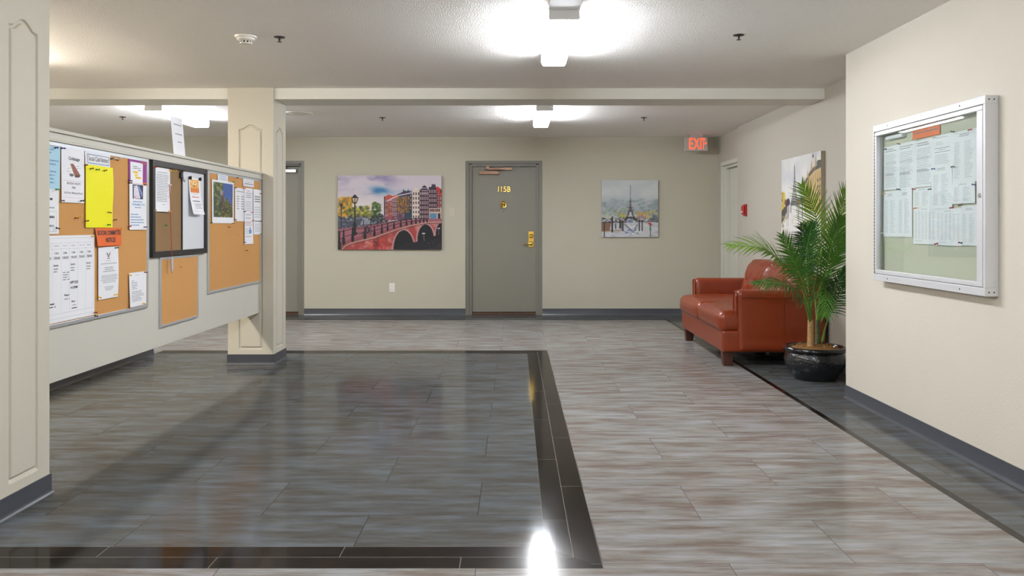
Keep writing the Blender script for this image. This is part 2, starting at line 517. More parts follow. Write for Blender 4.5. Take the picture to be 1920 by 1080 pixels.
# notice partition between the columns
PX = -2.25
pt = thing('partition_wall', 'cream hanging partition carrying the notice boards between two columns', 'partition', (-2.32, 5.54, .461))
pt['kind'] = 'structure'
MB().box(-2.39, PX, 3.785, 7.30, .461, 1.64).build('panel', PART, pt, bevel=.003)
rl = MB().box(-2.415, -2.223, 3.785, 7.30, 1.679, 1.696)
rl.box(-2.405, -2.236, 3.785, 7.30, 1.645, 1.679)
rl.box(-2.41, -2.230, 3.785, 7.30, 1.634, 1.645)
rl.build('cap_rail', PART, pt, bevel=.003)

# ------------------------------------------------------------------ doors
def back_door(nm, d):
    x0, x1, zt = d
    r = bpy.data.objects.new(nm, None); COL.objects.link(r)
    r.location = ((x0 + x1) / 2, YB, 0); WORLD_ORIGIN[nm] = tuple(r.location)
    r['kind'] = 'structure'
    f = MB()
    for (a, b, ya, yb) in ((0, .045, .012, .15), (.045, .088, .03, .15)):
        f.box(x0 + a, x0 + b, YB + ya, YB + yb, 0, zt - a); f.box(x1 - b, x1 - a, YB + ya, YB + yb, 0, zt - a)
        f.box(x0 + b, x1 - b, YB + ya, YB + yb, zt - b * .86, zt - a * .86)
    f.build('door_frame', DOORF, r, bevel=.002)
    MB().box(x0 + .092, x1 - .086, YB + .05, YB + .095, .042, zt - .08).build('door_leaf', DOORG, r, bevel=.002)
    MB().box(x0 + .088, x1 - .088, YB + .04, YB + .12, 0.001, .032).build('threshold', THRESH, r)
    return r
dr = back_door('door_1', D1)
YD = YB + .05
def bx(px0, px1, py0, py1, d0, d1, Y=YB):   # box on the back wall from picture measures; d = proud of plane YD
    x0, _, z1 = at(px0, py0, Y); x1, _, z0 = at(px1, py1, Y)
    return (x0, x1, YD - d1, YD - d0, z0, z1)
cl = MB().box(*bx(899, 936, 320, 327, 0, .05)).build('door_closer', BRONZE, dr, bevel=.006)
ar = MB().box(*bx(911, 918, 312, 317, .045, .075)); ar.box(*bx(915, 946, 315, 318.2, .055, .07)); ar.box(*bx(940, 960, 314, 319, .03, .06))
ar.tube([at(921.5, 327, YD - .03), at(921.5, 314, YD - .05)], .009)
ar.build('closer_arm', BRONZE, cl, bevel=.003)

_tc = {}
def text_geo(s, extrude=0.0, bold=0.0):
    k = (s, extrude, bold)
    if k in _tc: return _tc[k]
    cu = bpy.data.curves.new('t', 'FONT'); cu.body = s; cu.size = 1; cu.align_x = 'LEFT'; cu.extrude = extrude; cu.resolution_u = 3; cu.offset = bold
    ob = bpy.data.objects.new('t', cu)
    COL.objects.link(ob)
    dg = bpy.context.evaluated_depsgraph_get()
    me = bpy.data.meshes.new_from_object(ob.evaluated_get(dg))
    v = np.empty(len(me.vertices) * 3); me.vertices.foreach_get('co', v); v = v.reshape(-1, 3)
    f = [tuple(p.vertices) for p in me.polygons]
    bpy.data.objects.remove(ob); bpy.data.curves.remove(cu); bpy.data.meshes.remove(me)
    _tc[k] = (v, f); return v, f

def put_text(mb, s, fn, width, height=None, mi=0, extrude=0.0, bold=0.0):
    """fn(u, v, n): u 0..width from the text's left edge, v 0..height up"""
    v, f = text_geo(s, extrude, bold)
    lo, hi = v.min(0), v.max(0)
    sx = width / max(hi[0] - lo[0], 1e-6)
    sy = sx if height is None else height / max(hi[1] - lo[1], 1e-6)
    mb.add([fn((p[0] - lo[0]) * sx, (p[1] - lo[1]) * sy, p[2]) for p in v], f, mi)

x0, _, zn = at(932, 359.5, YB); x1 = at(957, 349, YB)[0]
for ch, a, b in (('1', .07, .135), ('1', .29, .355), ('5', .47, .70), ('B', .77, 1.0)):
    m = MB()
    put_text(m, ch, lambda u, v, n: (x0 + (x1 - x0) * a + u, YD - .006 - n * .05, zn + v), (x1 - x0) * (b - a), .075, 0, .1, .004)
    m.build('door_numeral', BRASS, dr)
kn = MB()
kc = at(944, 384, YD)
kn.tube([(kc[0] + .036 * math.sin(t) * (1 if abs(t) < 9 else 1), YD - .02 - .006 * math.cos(t / 1), kc[2] - .006 - .036 * math.cos(t) * 1.0) for t in np.linspace(-2.5, 2.5, 19)], .008, 8)
kn.lathe([(.0, 0), (.03, .0), (.03, .012), (.018, .024), (.008, .03), (0, .03)], (kc[0], YD, kc[2] + .02), '-y', 20)
kn.prism([(-.026, .022), (.026, .022), (0, -.03)], lambda a, b, d: (kc[0] + a, YD - d, kc[2] + b), .0, .01)
kn.tube([(kc[0], YD - .004, kc[2] + .04), (kc[0], YD - .006, kc[2] + .085)], .004)
kn.build('door_knocker', BRASS, dr, smooth=True)
pc = at(944, 397, YD)
MB().lathe([(.006, 0), (.006, .004), (.003, .005)], pc, '-y', 12).build('peephole', DARKSTEEL, dr)
lk = MB().box(*bx(990.8, 1001.2, 434, 463.5, 0, .008))
lc = at(996, 442.5, YD)
lk.lathe([(.03, 0), (.03, .012), (.022, .018), (.02, .018), (.012, .024), (0, .024)], (lc[0], YD - .006, lc[2]), '-y', 20)
lp = lk.build('lock_plate', BRASS, dr, bevel=.003)
lc2 = at(996, 456.5, YD)
lv = MB().lathe([(.026, 0), (.026, .02), (.014, .03), (.012, .055), (0, .056)], (lc2[0], YD - .006, lc2[2]), '-y', 20)
lv.tube([(lc2[0], YD - .055, lc2[2]), (lc2[0] - .04, YD - .058, lc2[2] + .002), (lc2[0] - .085, YD - .055, lc2[2] - .002), (lc2[0] - .105, YD - .048, lc2[2] - .004)], [.011, .010, .009, .007], 10)
lv.build('lever_handle', BRASS, lp, smooth=True)

d2 = back_door('door_2', D2)
c2 = MB().box(*bx(515, 555, 317, 323.5, 0, .05)).build('door_closer', STEEL, d2, bevel=.006)
a2 = MB().box(*bx(520, 562, 309.5, 311.5, .03, .05)); a2.tube([at(536, 318, YD - .03), at(536, 309.5, YD - .04)], .01)
a2.build('closer_arm', DARKSTEEL, c2)

r3 = bpy.data.objects.new('door_3', None); COL.objects.link(r3); r3.location = (XRD, 10.68, 0); WORLD_ORIGIN['door_3'] = (XRD, 10.68, 0); r3['kind'] = 'structure'
f = MB()
f.box(XRD - .012, XRD + .09, 11.11, 11.16, 0, 2.08); f.box(XRD + .03, XRD + .11, 11.07, 11.11, 0, 2.03)
f.box(XRD - .012, XRD + .09, 10.215, 11.11, 2.03, 2.08); f.box(XRD + .03, XRD + .11, 10.215, 11.07, 1.995, 2.03)
f.box(XRD - .012, XRD + .09, 10.215, 10.26, 0, 2.03)
f.build('door_frame', DOORW, r3, bevel=.003)
MB().box(XRD + .09, XRD + .13, 10.265, 11.066, .01, 1.99).build('door_leaf', DOORW, r3)

# ------------------------------------------------------------------ ceiling fixtures
def ceiling_light(cx, y0, y1, label, cover=False, lens=None):
    t = thing('ceiling_light', label, 'ceiling light', (cx, (y0 + y1) / 2, CEIL - .092), 'wraparound fluorescent ceiling lights')
    prof = [(-.082, 0), (.082, 0), (.084, -.07), (.081, -.084), (.072, -.091), (-.072, -.091), (-.081, -.084), (-.084, -.07)]
    ln = MB().prism(prof, lambda a, b, d: (cx + a, d, CEIL - .001 + b), y0 + .012, y1 - .012)
    ln.m = [1 if k in (3, 9) else 0 for k in range(len(ln.m))]
    ln.build('lens', lens or [LENS, LENSS], t, smooth=True, angle=25)
    cap = [(-.086, .0), (.086, .0), (.0865, -.072), (.08, -.08), (-.08, -.08), (-.0865, -.072)]
    for ya, yb in ((y0, y0 + .0125), (y1 - .0125, y1)):
        MB().prism(cap, lambda a, b, d: (cx + a, d, CEIL + b), ya, yb).build('end_cap', CAPM, t)
    if cover: MB().box(cx - .088, cx + .088, y0 - .5, y0 - .004, CEIL - .026, CEIL).build('channel_cover', CAPM, t, bevel=.003)
    return t
ceiling_light(.272, 4.577, 5.857, 'lit fluorescent ceiling light nearest the viewer, with a grey channel cover', True)
ceiling_light(.294, 8.22, 9.50, 'lit fluorescent ceiling light beyond the beam in front of the grey door')
ceiling_light(-3.60, 8.22, 9.50, 'lit fluorescent ceiling light seen above the notice partition')
ceiling_light(-3.72, 4.50, 6.10, 'warm lit ceiling light hidden behind the near column', lens=[LENSW, LENSWS])
ceiling_light(.272, .93, 2.21, 'lit fluorescent ceiling light above the viewer')
ceiling_light(-3.60, .93, 2.21, 'unseen ceiling light added as fill above the bay left of the viewer')  # unseen lamp, added to spread more light through the room
ceiling_light(.272, -2.7, -1.42, 'unseen ceiling light added as fill behind the viewer')  # added out of view to brighten the foreground floor, walls and ceiling

def sprinkler(px, py, label):
    Y = (CEIL - H) * F / (CY - py); X = (px - CX) * Y / F
    t = thing('fire_sprinkler', label, 'sprinkler', (X, Y, CEIL - .035), 'ceiling fire sprinklers')
    MB().lathe([(.036, 0), (.034, .004), (.02, .006), (.012, .008), (0, .008)], (X, Y, CEIL), '-z', 24).build('escutcheon', DARKSTEEL, t, smooth=True)
    b = MB().lathe([(.007, .006), (.007, .02), (.004, .022), (.004, .028), (.014, .029), (.014, .032), (0, .033)], (X, Y, CEIL), '-z', 14)
    b.build('sprinkler_head', DARKSTEEL, t, smooth=True)
sprinkler(524, 69.5, 'small dark ceiling sprinkler right next to the white smoke detector')
sprinkler(1385, 65.5, 'small dark ceiling sprinkler between the near ceiling light and the near wall')
sprinkler(230, 219, 'small dark ceiling sprinkler left of the lamp above the partition')
sprinkler(717, 220.5, 'small dark ceiling sprinkler beyond the beam above the canal print')
sprinkler(1207, 220.5, 'small dark ceiling sprinkler beyond the beam near the exit sign')

Y = (CEIL - H) * F / 356.0; X = (461 - CX) * Y / F
t = thing('smoke_detector', 'round white smoke detector on the near ceiling', 'smoke detector', (X, Y, CEIL - .055))
MB().lathe([(.07, 0), (.07, .006), (.066, .012), (.055, .014), (0, .014)], (X, Y, CEIL), '-z', 32).build('base', WHITEP, t, smooth=True)
MB().lathe([(.056, .012), (.057, .024), (.05, .030), (.036, .032), (0, .032)], (X, Y, CEIL), '-z', 32).build('body', WHITEP, t, smooth=True)
b = MB()
for k in range(10):
    a = 2 * math.pi * k / 10
    b.box(X + .033 * math.cos(a) - .004, X + .033 * math.cos(a) + .004, Y + .033 * math.sin(a) - .004, Y + .033 * math.sin(a) + .004, CEIL - .047, CEIL - .03)
b.lathe([(.038, .045), (.037, .05), (0, .052)], (X, Y, CEIL), '-z', 24)
g = b.build('vent_cage', WHITEP, t)
MB().lathe([(.026, .03), (.026, .046), (0, .046)], (X, Y, CEIL), '-z', 20).build('sensor_chamber', GAP, t)
Y = (CEIL - H) * F / 211.5; X = (559 - CX) * Y / F
t = thing('ceiling_speaker', 'flat round white ceiling disc beyond the beam beside the column', 'speaker', (X, Y, CEIL - .02))
MB().lathe([(.16, 0), (.158, .006), (.14, .012), (.125, .012), (.12, .006), (0, .006)], (X, Y, CEIL), '-z', 40).build('rim', WHITEP, t, smooth=True)
MB().lathe([(.118, .006), (.1, .012), (.05, .016), (0, .017)], (X, Y, CEIL), '-z', 32).build('grille', WHITEP, t, smooth=True)

# exit sign
EXITL = mat('lit_red_exit_letters', (255, 84, 52), 0.5, emit=1.6, vary=0.02)
EXITF = mat('exit_sign_face', (190, 184, 176), 0.5, vary=0.02)
Ye = 11.06
x0, _, zt = at(1284, 257.2, Ye); x1, _, zb = at(1327, 283, Ye)
t = thing('exit_sign', 'lit exit sign with red letters hung from the ceiling by the corner', 'exit sign', ((x0 + x1) / 2, Ye + .02, zb))
MB().box(x0, x1, Ye, Ye + .045, zb, zt).build('housing', EXITF, t, bevel=.004)
cxm = (x0 + x1) / 2
MB().box(cxm - .085, cxm + .085, Ye - .01, Ye + .06, zt, CEIL).build('canopy', EXITF, t, bevel=.003)
lt = MB()
wS, hS = x1 - x0, zt - zb
for ch, a, b in (('E', .19, .365), ('X', .39, .64), ('I', .675, .72), ('T', .745, .885)):
    put_text(lt, ch, lambda u, v, n: (x0 + wS * a + u, Ye - .002 - n * .02, zb + hS * .13 + v), wS * (b - a), hS * .80, 0, .05, .012)
lt.build('letters', EXITL, t)
MB().prism([(-.5, .5), (.5, 0), (-.5, -.5)], lambda a, b, d: (x0 + wS * .925 + a * .028, Ye - d, zb + hS * .56 + b * .04), -.001, .003).build('arrow', EXITL, t)

# wall plates on the back wall
xo, _, zo = at(735, 539, YB)
t = thing('electrical_outlet', 'white electrical outlet on the back wall below the canal print', 'outlet', (xo, YB, zo - .06))
MB().box(xo - .038, xo + .038, YB - .006, YB, zo - .06, zo + .06).build('cover_plate', WHITEP, t, bevel=.003)
for dz in (-.024, .024):
    s = MB().box(xo - .017, xo + .017, YB - .009, YB - .005, zo + dz - .015, zo + dz + .015).build('socket', WHITEP, t, bevel=.003)
    q = MB()
    for dx in (-.007, .006): q.box(xo + dx - .0012, xo + dx + .0012, YB - .0095, YB - .0088, zo + dz - .003, zo + dz + .007)
    q.build('slot', GAP, s)
xo, _, zo = at(848, 397.5, YB)
t = MB().box(xo - .04, xo + .04, YB - .006, YB, zo - .056, zo + .056).build('blank_plate', BEIGEP, bevel=.004)
tag(t, 'beige blank wall plate between the canal print and the grey door', 'wall plate')
ya, za = 9.83, 1.414
t = thing('fire_alarm', 'red fire alarm pull station on the wall above the sofa', 'fire alarm', (XRF, ya, za - .07))
MB().box(XRF - .025, XRF, ya - .05, ya + .05, za - .07, za + .07).build('box', REDP, t, bevel=.004)
MB().rbox(XRF - .05, XRF - .024, ya - .043, ya + .043, za - .05, za + .055, .012, (3, 4, 4)).build('cover', REDP, t, smooth=True)
MB().box(XRF - .058, XRF - .049, ya - .03, ya + .03, za - .03, za - .012).build('pull_bar', WHITEP, t, bevel=.002)

# ------------------------------------------------------------------ painted prints (grids of coloured cells)
class Canvas:
    def __init__(s, w, h, bg, seed=1):
        s.w, s.h = w, h
        s.a = np.ones((h, w, 3)) * np.array(bg)
        s.X, s.Y = np.meshgrid((np.arange(w) + .5) / w, (np.arange(h) + .5) / h)
        s.r = np.random.RandomState(seed)
        s.asp = w / h
    def mix(s, m, c, al=1.0):
        m = (m * al)[..., None]
        s.a = s.a * (1 - m) + np.array(c) * m
    def noise(s, fx, fy):
        g = s.r.rand(int(fy) + 3, int(fx) + 3)
        x, y = s.X * fx, s.Y * fy
        i, j = x.astype(int), y.astype(int); u, v = x - i, y - j
        u = u * u * (3 - 2 * u); v = v * v * (3 - 2 * v)
        return (g[j, i] * (1 - u) + g[j, i + 1] * u) * (1 - v) + (g[j + 1, i] * (1 - u) + g[j + 1, i + 1] * u) * v
    def fbm(s, fx, fy, o=3): return sum(s.noise(fx * 2 ** k, fy * 2 ** k) / 2 ** k for k in range(o)) / (2 - 2 ** (1 - o))
    def inside(s, pts):
        r = np.zeros_like(s.X, bool)
        n = len(pts)
        for i in range(n):
            (x1, y1), (x2, y2) = pts[i], pts[(i + 1) % n]
            if y1 == y2: continue
            c = (s.Y > min(y1, y2)) & (s.Y <= max(y1, y2))
            r ^= c & (s.X < (x2 - x1) * (s.Y - y1) / (y2 - y1) + x1)
        return r
    def poly(s, pts, c, al=1.0, mask=None):
        m = s.inside(pts).astype(float)
        if mask is not None: m = m * mask
        s.mix(m, c, al)
    def line(s, pts, wd, c, al=1.0):
        m = np.zeros_like(s.X)
        for (x1, y1), (x2, y2) in zip(pts, pts[1:]):
            ax, ay, bx_, by = x1 * s.asp, y1, x2 * s.asp, y2
            dx, dy = bx_ - ax, by - ay
            L = dx * dx + dy * dy or 1e-9
            t = np.clip(((s.X * s.asp - ax) * dx + (s.Y - ay) * dy) / L, 0, 1)
            d = np.hypot(s.X * s.asp - ax - t * dx, s.Y - ay - t * dy)
            m = np.maximum(m, np.clip((wd / 2 - d) * s.h + .5, 0, 1))
        s.mix(m, c, al)
    def ell(s, cx, cy, rx, ry, c, al=1.0, soft=.15):
        d = np.hypot((s.X - cx) / rx, (s.Y - cy) / ry)
        s.mix(np.clip((1 - d) / soft, 0, 1), c, al)
    def splat(s, n, x0, x1, y0, y1, cols, r0, r1, al=.8, asp=1.0):
        for _ in range(n):
            x, y = s.r.uniform(x0, x1), s.r.uniform(y0, y1)
            rr = s.r.uniform(r0, r1)
            s.ell(x, y, rr / s.asp * asp, rr, cols[s.r.randint(len(cols))], al * s.r.uniform(.6, 1), .5)
    gamma = 1.0
    def lin(s):
        a = np.clip(s.a / 255.0, 0, 1) ** s.gamma
        return np.where(a <= .04045, a / 12.92, ((a + .055) / 1.055) ** 2.4)

def put_canvas(mb, cv, fn, mi):
    """fn(s, t): s 0..1 from the left, t 0..1 from the top"""
    o = len(mb.v); w_, h_ = cv.w, cv.h
    for j in range(h_ + 1):
        for i in range(w_ + 1): mb.v.append(tuple(fn(i / w_, j / h_)))
    c = cv.lin()
    for j in range(h_):
        for i in range(w_):
            a = o + j * (w_ + 1) + i
            mb.c[len(mb.f)] = c[j, i]
            mb.f.append((a, a + w_ + 1, a + w_ + 2, a + 1)); mb.m.append(mi)

def canal_picture():
    c = Canvas(250, 180, (214, 206, 212), 3)
    A = lambda x, y: ((x - 187) / 1043, (y - 157) / 746)
    P = lambda *p: [A(*q) for q in p]
    n = c.fbm(4, 9, 4)
    diag = c.Y - .35 * c.X
    band = np.exp(-((diag - .09) / .1) ** 2)
    c.mix(np.clip((n - .42) * 4, 0, 1) * band, (148, 142, 176), .9)
    c.mix(np.clip((c.fbm(6, 8, 3) - .5) * 4, 0, 1) * np.exp(-((c.X - .3) / .25) ** 2 - ((c.Y - .05) / .1) ** 2), (130, 122, 168), .8)
    m = np.exp(-((c.X - .41 - (c.Y - .2) * .6) / .08) ** 2 - ((c.Y - .21) / .05) ** 2)
    c.mix(np.clip(m * (c.fbm(9, 12, 3) + .25) * 1.4, 0, 1), (62, 130, 176), .85)
    c.mix(np.exp(-((c.X - .85) / .25) ** 2 - ((c.Y - .22) / .03) ** 2) * .5, (90, 150, 200))
    c.mix(np.exp(-((c.X - .2) / .25) ** 2 - ((c.Y - .42) / .12) ** 2) * .6, (232, 226, 216))
    # far tree line and water
    c.poly(P((187, 545), (640, 545), (640, 640), (187, 690)), (88, 96, 112))
    c.splat(60, .0, .36, .58, .69, [(60, 66, 80), (120, 128, 140), (70, 72, 70), (150, 155, 165)], .008, .02, .6, 3)
    c.poly(P((440, 585), (560, 570), (540, 640), (410, 655)), (168, 172, 182), .8)
    c.splat(150, .0, .14, .30, .55, [(214, 160, 40), (190, 140, 50), (120, 120, 50), (226, 176, 60), (80, 90, 50)], .012, .035)
    c.splat(150, .10, .30, .42, .56, [(104, 122, 52), (150, 150, 60), (70, 84, 48), (190, 170, 70)], .01, .028)
    c.splat(90, .33, .41, .37, .58, [(70, 100, 52), (96, 120, 56), (48, 70, 44), (120, 136, 70)], .01, .026)
    c.splat(40, .28, .34, .48, .56, [(170, 160, 60), (120, 130, 70)], .008, .018)
    c.splat(80, 0, .32, .54, .6, [(50, 44, 52), (96, 70, 70), (200, 200, 205), (70, 60, 66)], .004, .012, .9)
    c.splat(60, .32, .48, .55, .63, [(44, 56, 52), (66, 76, 66), (30, 36, 40), (120, 124, 130)], .008, .02, .9)
    # houses
    hs = [(650, 690, 372, (150, 100, 110)), (690, 730, 356, (176, 96, 100)), (730, 780, 366, (140, 96, 110)), (780, 832, 350, (120, 90, 110)),
          (832, 880, 330, (110, 88, 106)), (880, 935, 318, (70, 66, 88)), (935, 1010, 300, (222, 208, 196)), (1010, 1050, 300, (84, 62, 78)), (1050, 1100, 300, (96, 66, 80)),
          (1100, 1190, 275, (82, 56, 72)), (1190, 1230, 300, (150, 70, 70))]
    for x0, x1, y, col in hs:
        c.poly(P((x0, y), (x1, y), (x1, 610), (x0, 610)), col)
        for yy in range(int(y) + 28, 560, 46):
            k = max(2, int((x1 - x0) / 22))
            for q in range(k):
                xa = x0 + (q + .22) * (x1 - x0) / k; xb = x0 + (q + .8) * (x1 - x0) / k
                wc = (66, 60, 78) if sum(col) > 500 else (214, 196, 196)
                c.poly(P((xa, yy), (xb, yy), (xb, yy + 28), (xa, yy + 28)), wc, .8)
                if sum(col) < 500: c.poly(P((xa + 3, yy + 4), (xb - 3, yy + 4), (xb - 3, yy + 22), (xa + 3, yy + 22)), (60, 58, 80), .9)
    c.poly(P((660, 372), (690, 350), (725, 356), (725, 385), (668, 410)), (196, 96, 84))
    c.poly(P((730, 366), (770, 352), (800, 372), (735, 400)), (200, 104, 84))
    c.poly(P((780, 350), (860, 312), (935, 318), (935, 345), (790, 385)), (78, 72, 96))
    c.line(P((690, 410), (790, 360), (935, 330)), .012, (226, 220, 226))
    c.poly(P((945, 300), (950, 282), (972, 276), (992, 284), (998, 300)), (226, 214, 202))
    c.poly(P((1020, 302), (1038, 268), (1056, 255), (1078, 270), (1095, 302)), (84, 66, 88))
    for yy in (285, 310, 335): c.line(P((1028, yy), (1092, yy)), .008, (220, 208, 206))
    c.poly(P((1126, 280), (1130, 243), (1168, 241), (1172, 280)), (78, 66, 92)); c.line(P((1128, 243), (1172, 243)), .01, (200, 196, 206))
    c.poly(P((1172, 282), (1190, 268), (1230, 300), (1230, 350), (1204, 352)), (200, 70, 52))
    for xx in (840, 886, 1216): c.poly(P((xx, 300), (xx + 16, 300), (xx + 16, 330), (xx, 330)), (70, 54, 60))
    c.line(P((930, 350), (930, 570)), .006, (60, 50, 70)); c.line(P((1010, 320), (1010, 570)), .006, (60, 50, 70))
    c.poly(P((1105, 485), (1228, 485), (1228, 600), (1105, 600)), (206, 186, 176))
    for q in range(6): c.poly(P((1112 + q * 18, 492), (1124 + q * 18, 492), (1124 + q * 18, 520), (1112 + q * 18, 520)), (90, 50, 50))
    c.poly(P((1115, 540), (1180, 540), (1180, 592), (1115, 592)), (104, 150, 180)); c.poly(P((1192, 540), (1218, 540), (1218, 596), (1192, 596)), (60, 46, 56))
    c.poly(P((860, 492), (935, 492), (935, 590), (860, 590)), (60, 80, 100))
    c.line(P((655, 370), (655, 560)), .012, (70, 60, 76))
    c.splat(170, .57, .69, .29, .50, [(176, 132, 60), (150, 116, 60), (120, 100, 56), (200, 150, 70)], .008, .022, .7)
    for xx in (812, 842, 860): c.line(P((xx, 585), (xx + 4, 470), (xx - 10, 400)), .007, (80, 62, 48))
    c.splat(60, .46, .52, .40, .52, [(190, 120, 70), (170, 110, 80), (120, 84, 70)], .008, .018, .7)
    c.splat(140, .40, .9, .565, .61, [(40, 40, 56), (70, 64, 84), (120, 70, 70), (60, 80, 120), (210, 200, 200)], .004, .01, .9)
    # bridge
    c.poly(P((187, 690), (420, 668), (650, 628), (900, 600), (1230, 590), (1230, 640), (1040, 640), (820, 690), (560, 780), (300, 850), (240, 903), (187, 903)), (168, 112, 124))
    c.poly(P((187, 860), (300, 800), (560, 735), (820, 660), (1000, 618), (800, 690), (560, 778), (300, 840), (230, 903), (187, 903)), (148, 88, 94), .8)
    edge = [(232, 903), (262, 865), (320, 838), (560, 778), (700, 728), (820, 688), (960, 652), (1080, 628), (1230, 625)]
    c.poly([A(*q) for q in edge] + P((1230, 903)), (170, 78, 74))
    c.mix(c.inside([A(*q) for q in edge] + P((1230, 903))) * np.clip((c.fbm(14, 14, 3) - .45) * 4, 0, 1), (206, 150, 142), .8)
    c.poly(P((540, 800), (600, 780), (600, 903), (540, 903)), (104, 52, 62), .7)
    c.splat(40, .3, .5, .86, 1, [(208, 92, 76), (186, 60, 56)], .01, .03, .6)
    for (cx, cy, rx, ry) in ((850, 903, 122, 214), (1070, 800, 100, 172), (1222, 760, 66, 140)):
        x, y = A(cx, cy); c.ell(x, y, rx / 1043, ry / 746, (190, 150, 150), 1, .04)
    c.poly(P((738, 903), (960, 830), (1230, 742), (1230, 903)), (34, 32, 44))
    for (cx, cy, rx, ry) in ((850, 903, 104, 194), (1070, 800, 82, 150), (1222, 760, 52, 122)):
        x, y = A(cx, cy)
        d = np.hypot((c.X - x) / (rx / 1043), (c.Y - y) / (ry / 746)); c.mix(((d < 1) & (c.Y < y + .06)).astype(float), (24, 23, 33))
    c.poly(P((740, 903), (870, 840), (1230, 790), (1230, 903)), (40, 38, 48), .9)
    c.splat(70, .86, 1, .90, 1, [(90, 84, 96), (130, 100, 110), (60, 56, 66)], .003, .008, .8, 2)
    c.line(P((1050, 742), (1055, 812)), .012, (120, 116, 124)); c.line(P((1038, 740), (1060, 740)), .014, (232, 230, 234)); c.line(P((1196, 690), (1206, 690)), .02, (220, 220, 230)); c.line(P((1200, 690), (1200, 752)), .01, (110, 106, 116))
    c.line([A(*q) for q in edge], .016, (190, 156, 142)); c.line([A(q[0], q[1] + 14) for q in edge], .008, (96, 62, 62), .8)
    posts = [(200, 722, 892), (245, 712, 842), (335, 692, 812), (460, 682, 786), (555, 668, 758), (630, 652, 732), (687, 638, 706), (752, 622, 686), (820, 608, 670), (877, 598, 656), (928, 594, 646), (972, 590, 638), (1012, 588, 630), (1050, 588, 626), (1084, 588, 622)]
    c.line(P((187, 694), (420, 672), (650, 632), (900, 600)), .006, (40, 34, 42))
    for xx in (445, 516, 585): c.line(P((xx, 610), (xx, 668)), .009, (40, 34, 42))
    for f_ in (.03, .48): c.line([A(x, a + (b - a) * f_) for x, a, b in posts], .007, (28, 24, 30))
    for x, a, b in posts:
        wd = .03 * (b - a) / 170 + .008
        c.line(P((x, a), (x, b)), wd * .7, (26, 22, 28)); c.line(P((x, b - (b - a) * .35), (x, b)), wd * 1.3, (26, 22, 28))
    # street lamps and bicycle
    c.line(P((358, 436), (358, 745)), .016, (30, 25, 30)); c.line(P((356, 640), (356, 750)), .036, (30, 25, 30)); c.line(P((344, 740), (374, 740)), .03, (30, 25, 30))
    c.poly(P((320, 378), (396, 378), (378, 437), (338, 437)), (40, 33, 38)); c.poly(P((332, 386), (384, 386), (372, 428), (345, 428)), (206, 184, 160))
    c.line(P((358, 386), (358, 430)), .008, (40, 33, 38)); c.poly(P((328, 378), (358, 345), (388, 378)), (34, 28, 34))
    c.line(P((222, 480), (220, 680)), .012, (50, 38, 36)); c.poly(P((206, 440), (240, 440), (232, 478), (214, 478)), (80, 54, 40))
    for (x, y, r_) in ((447, 750, 26), (508, 716, 26)):
        for ang in range(0, 360, 12):
            c.line([A(x + .6 * r_ * math.cos(math.radians(ang)), y + r_ * math.sin(math.radians(ang))), A(x + .6 * r_ * math.cos(math.radians(ang + 12)), y + r_ * math.sin(math.radians(ang + 12)))], .007, (26, 24, 38))
    c.line(P((447, 750), (470, 700), (500, 690), (508, 716)), .01, (26, 24, 38)); c.line(P((470, 700), (480, 745), (505, 700)), .01, (26, 24, 38)); c.line(P((455, 690), (485, 672)), .016, (26, 24, 38))
    c.gamma = 1.28
    return c

def tower(c, x, y0, y1, w_, col, al=.9):
    """tapering lattice tower from apex y0 to feet y1"""
    hgt = y1 - y0
    def half(t): return w_ * (.03 + .10 * t + .87 * t ** 3.2)
    pts = [(x - half(t), y0 + hgt * t) for t in np.linspace(0, 1, 14)]
    ptr = [(x + half(t), y0 + hgt * t) for t in np.linspace(0, 1, 14)]
    c.poly(pts + ptr[::-1], col, al)
    return half

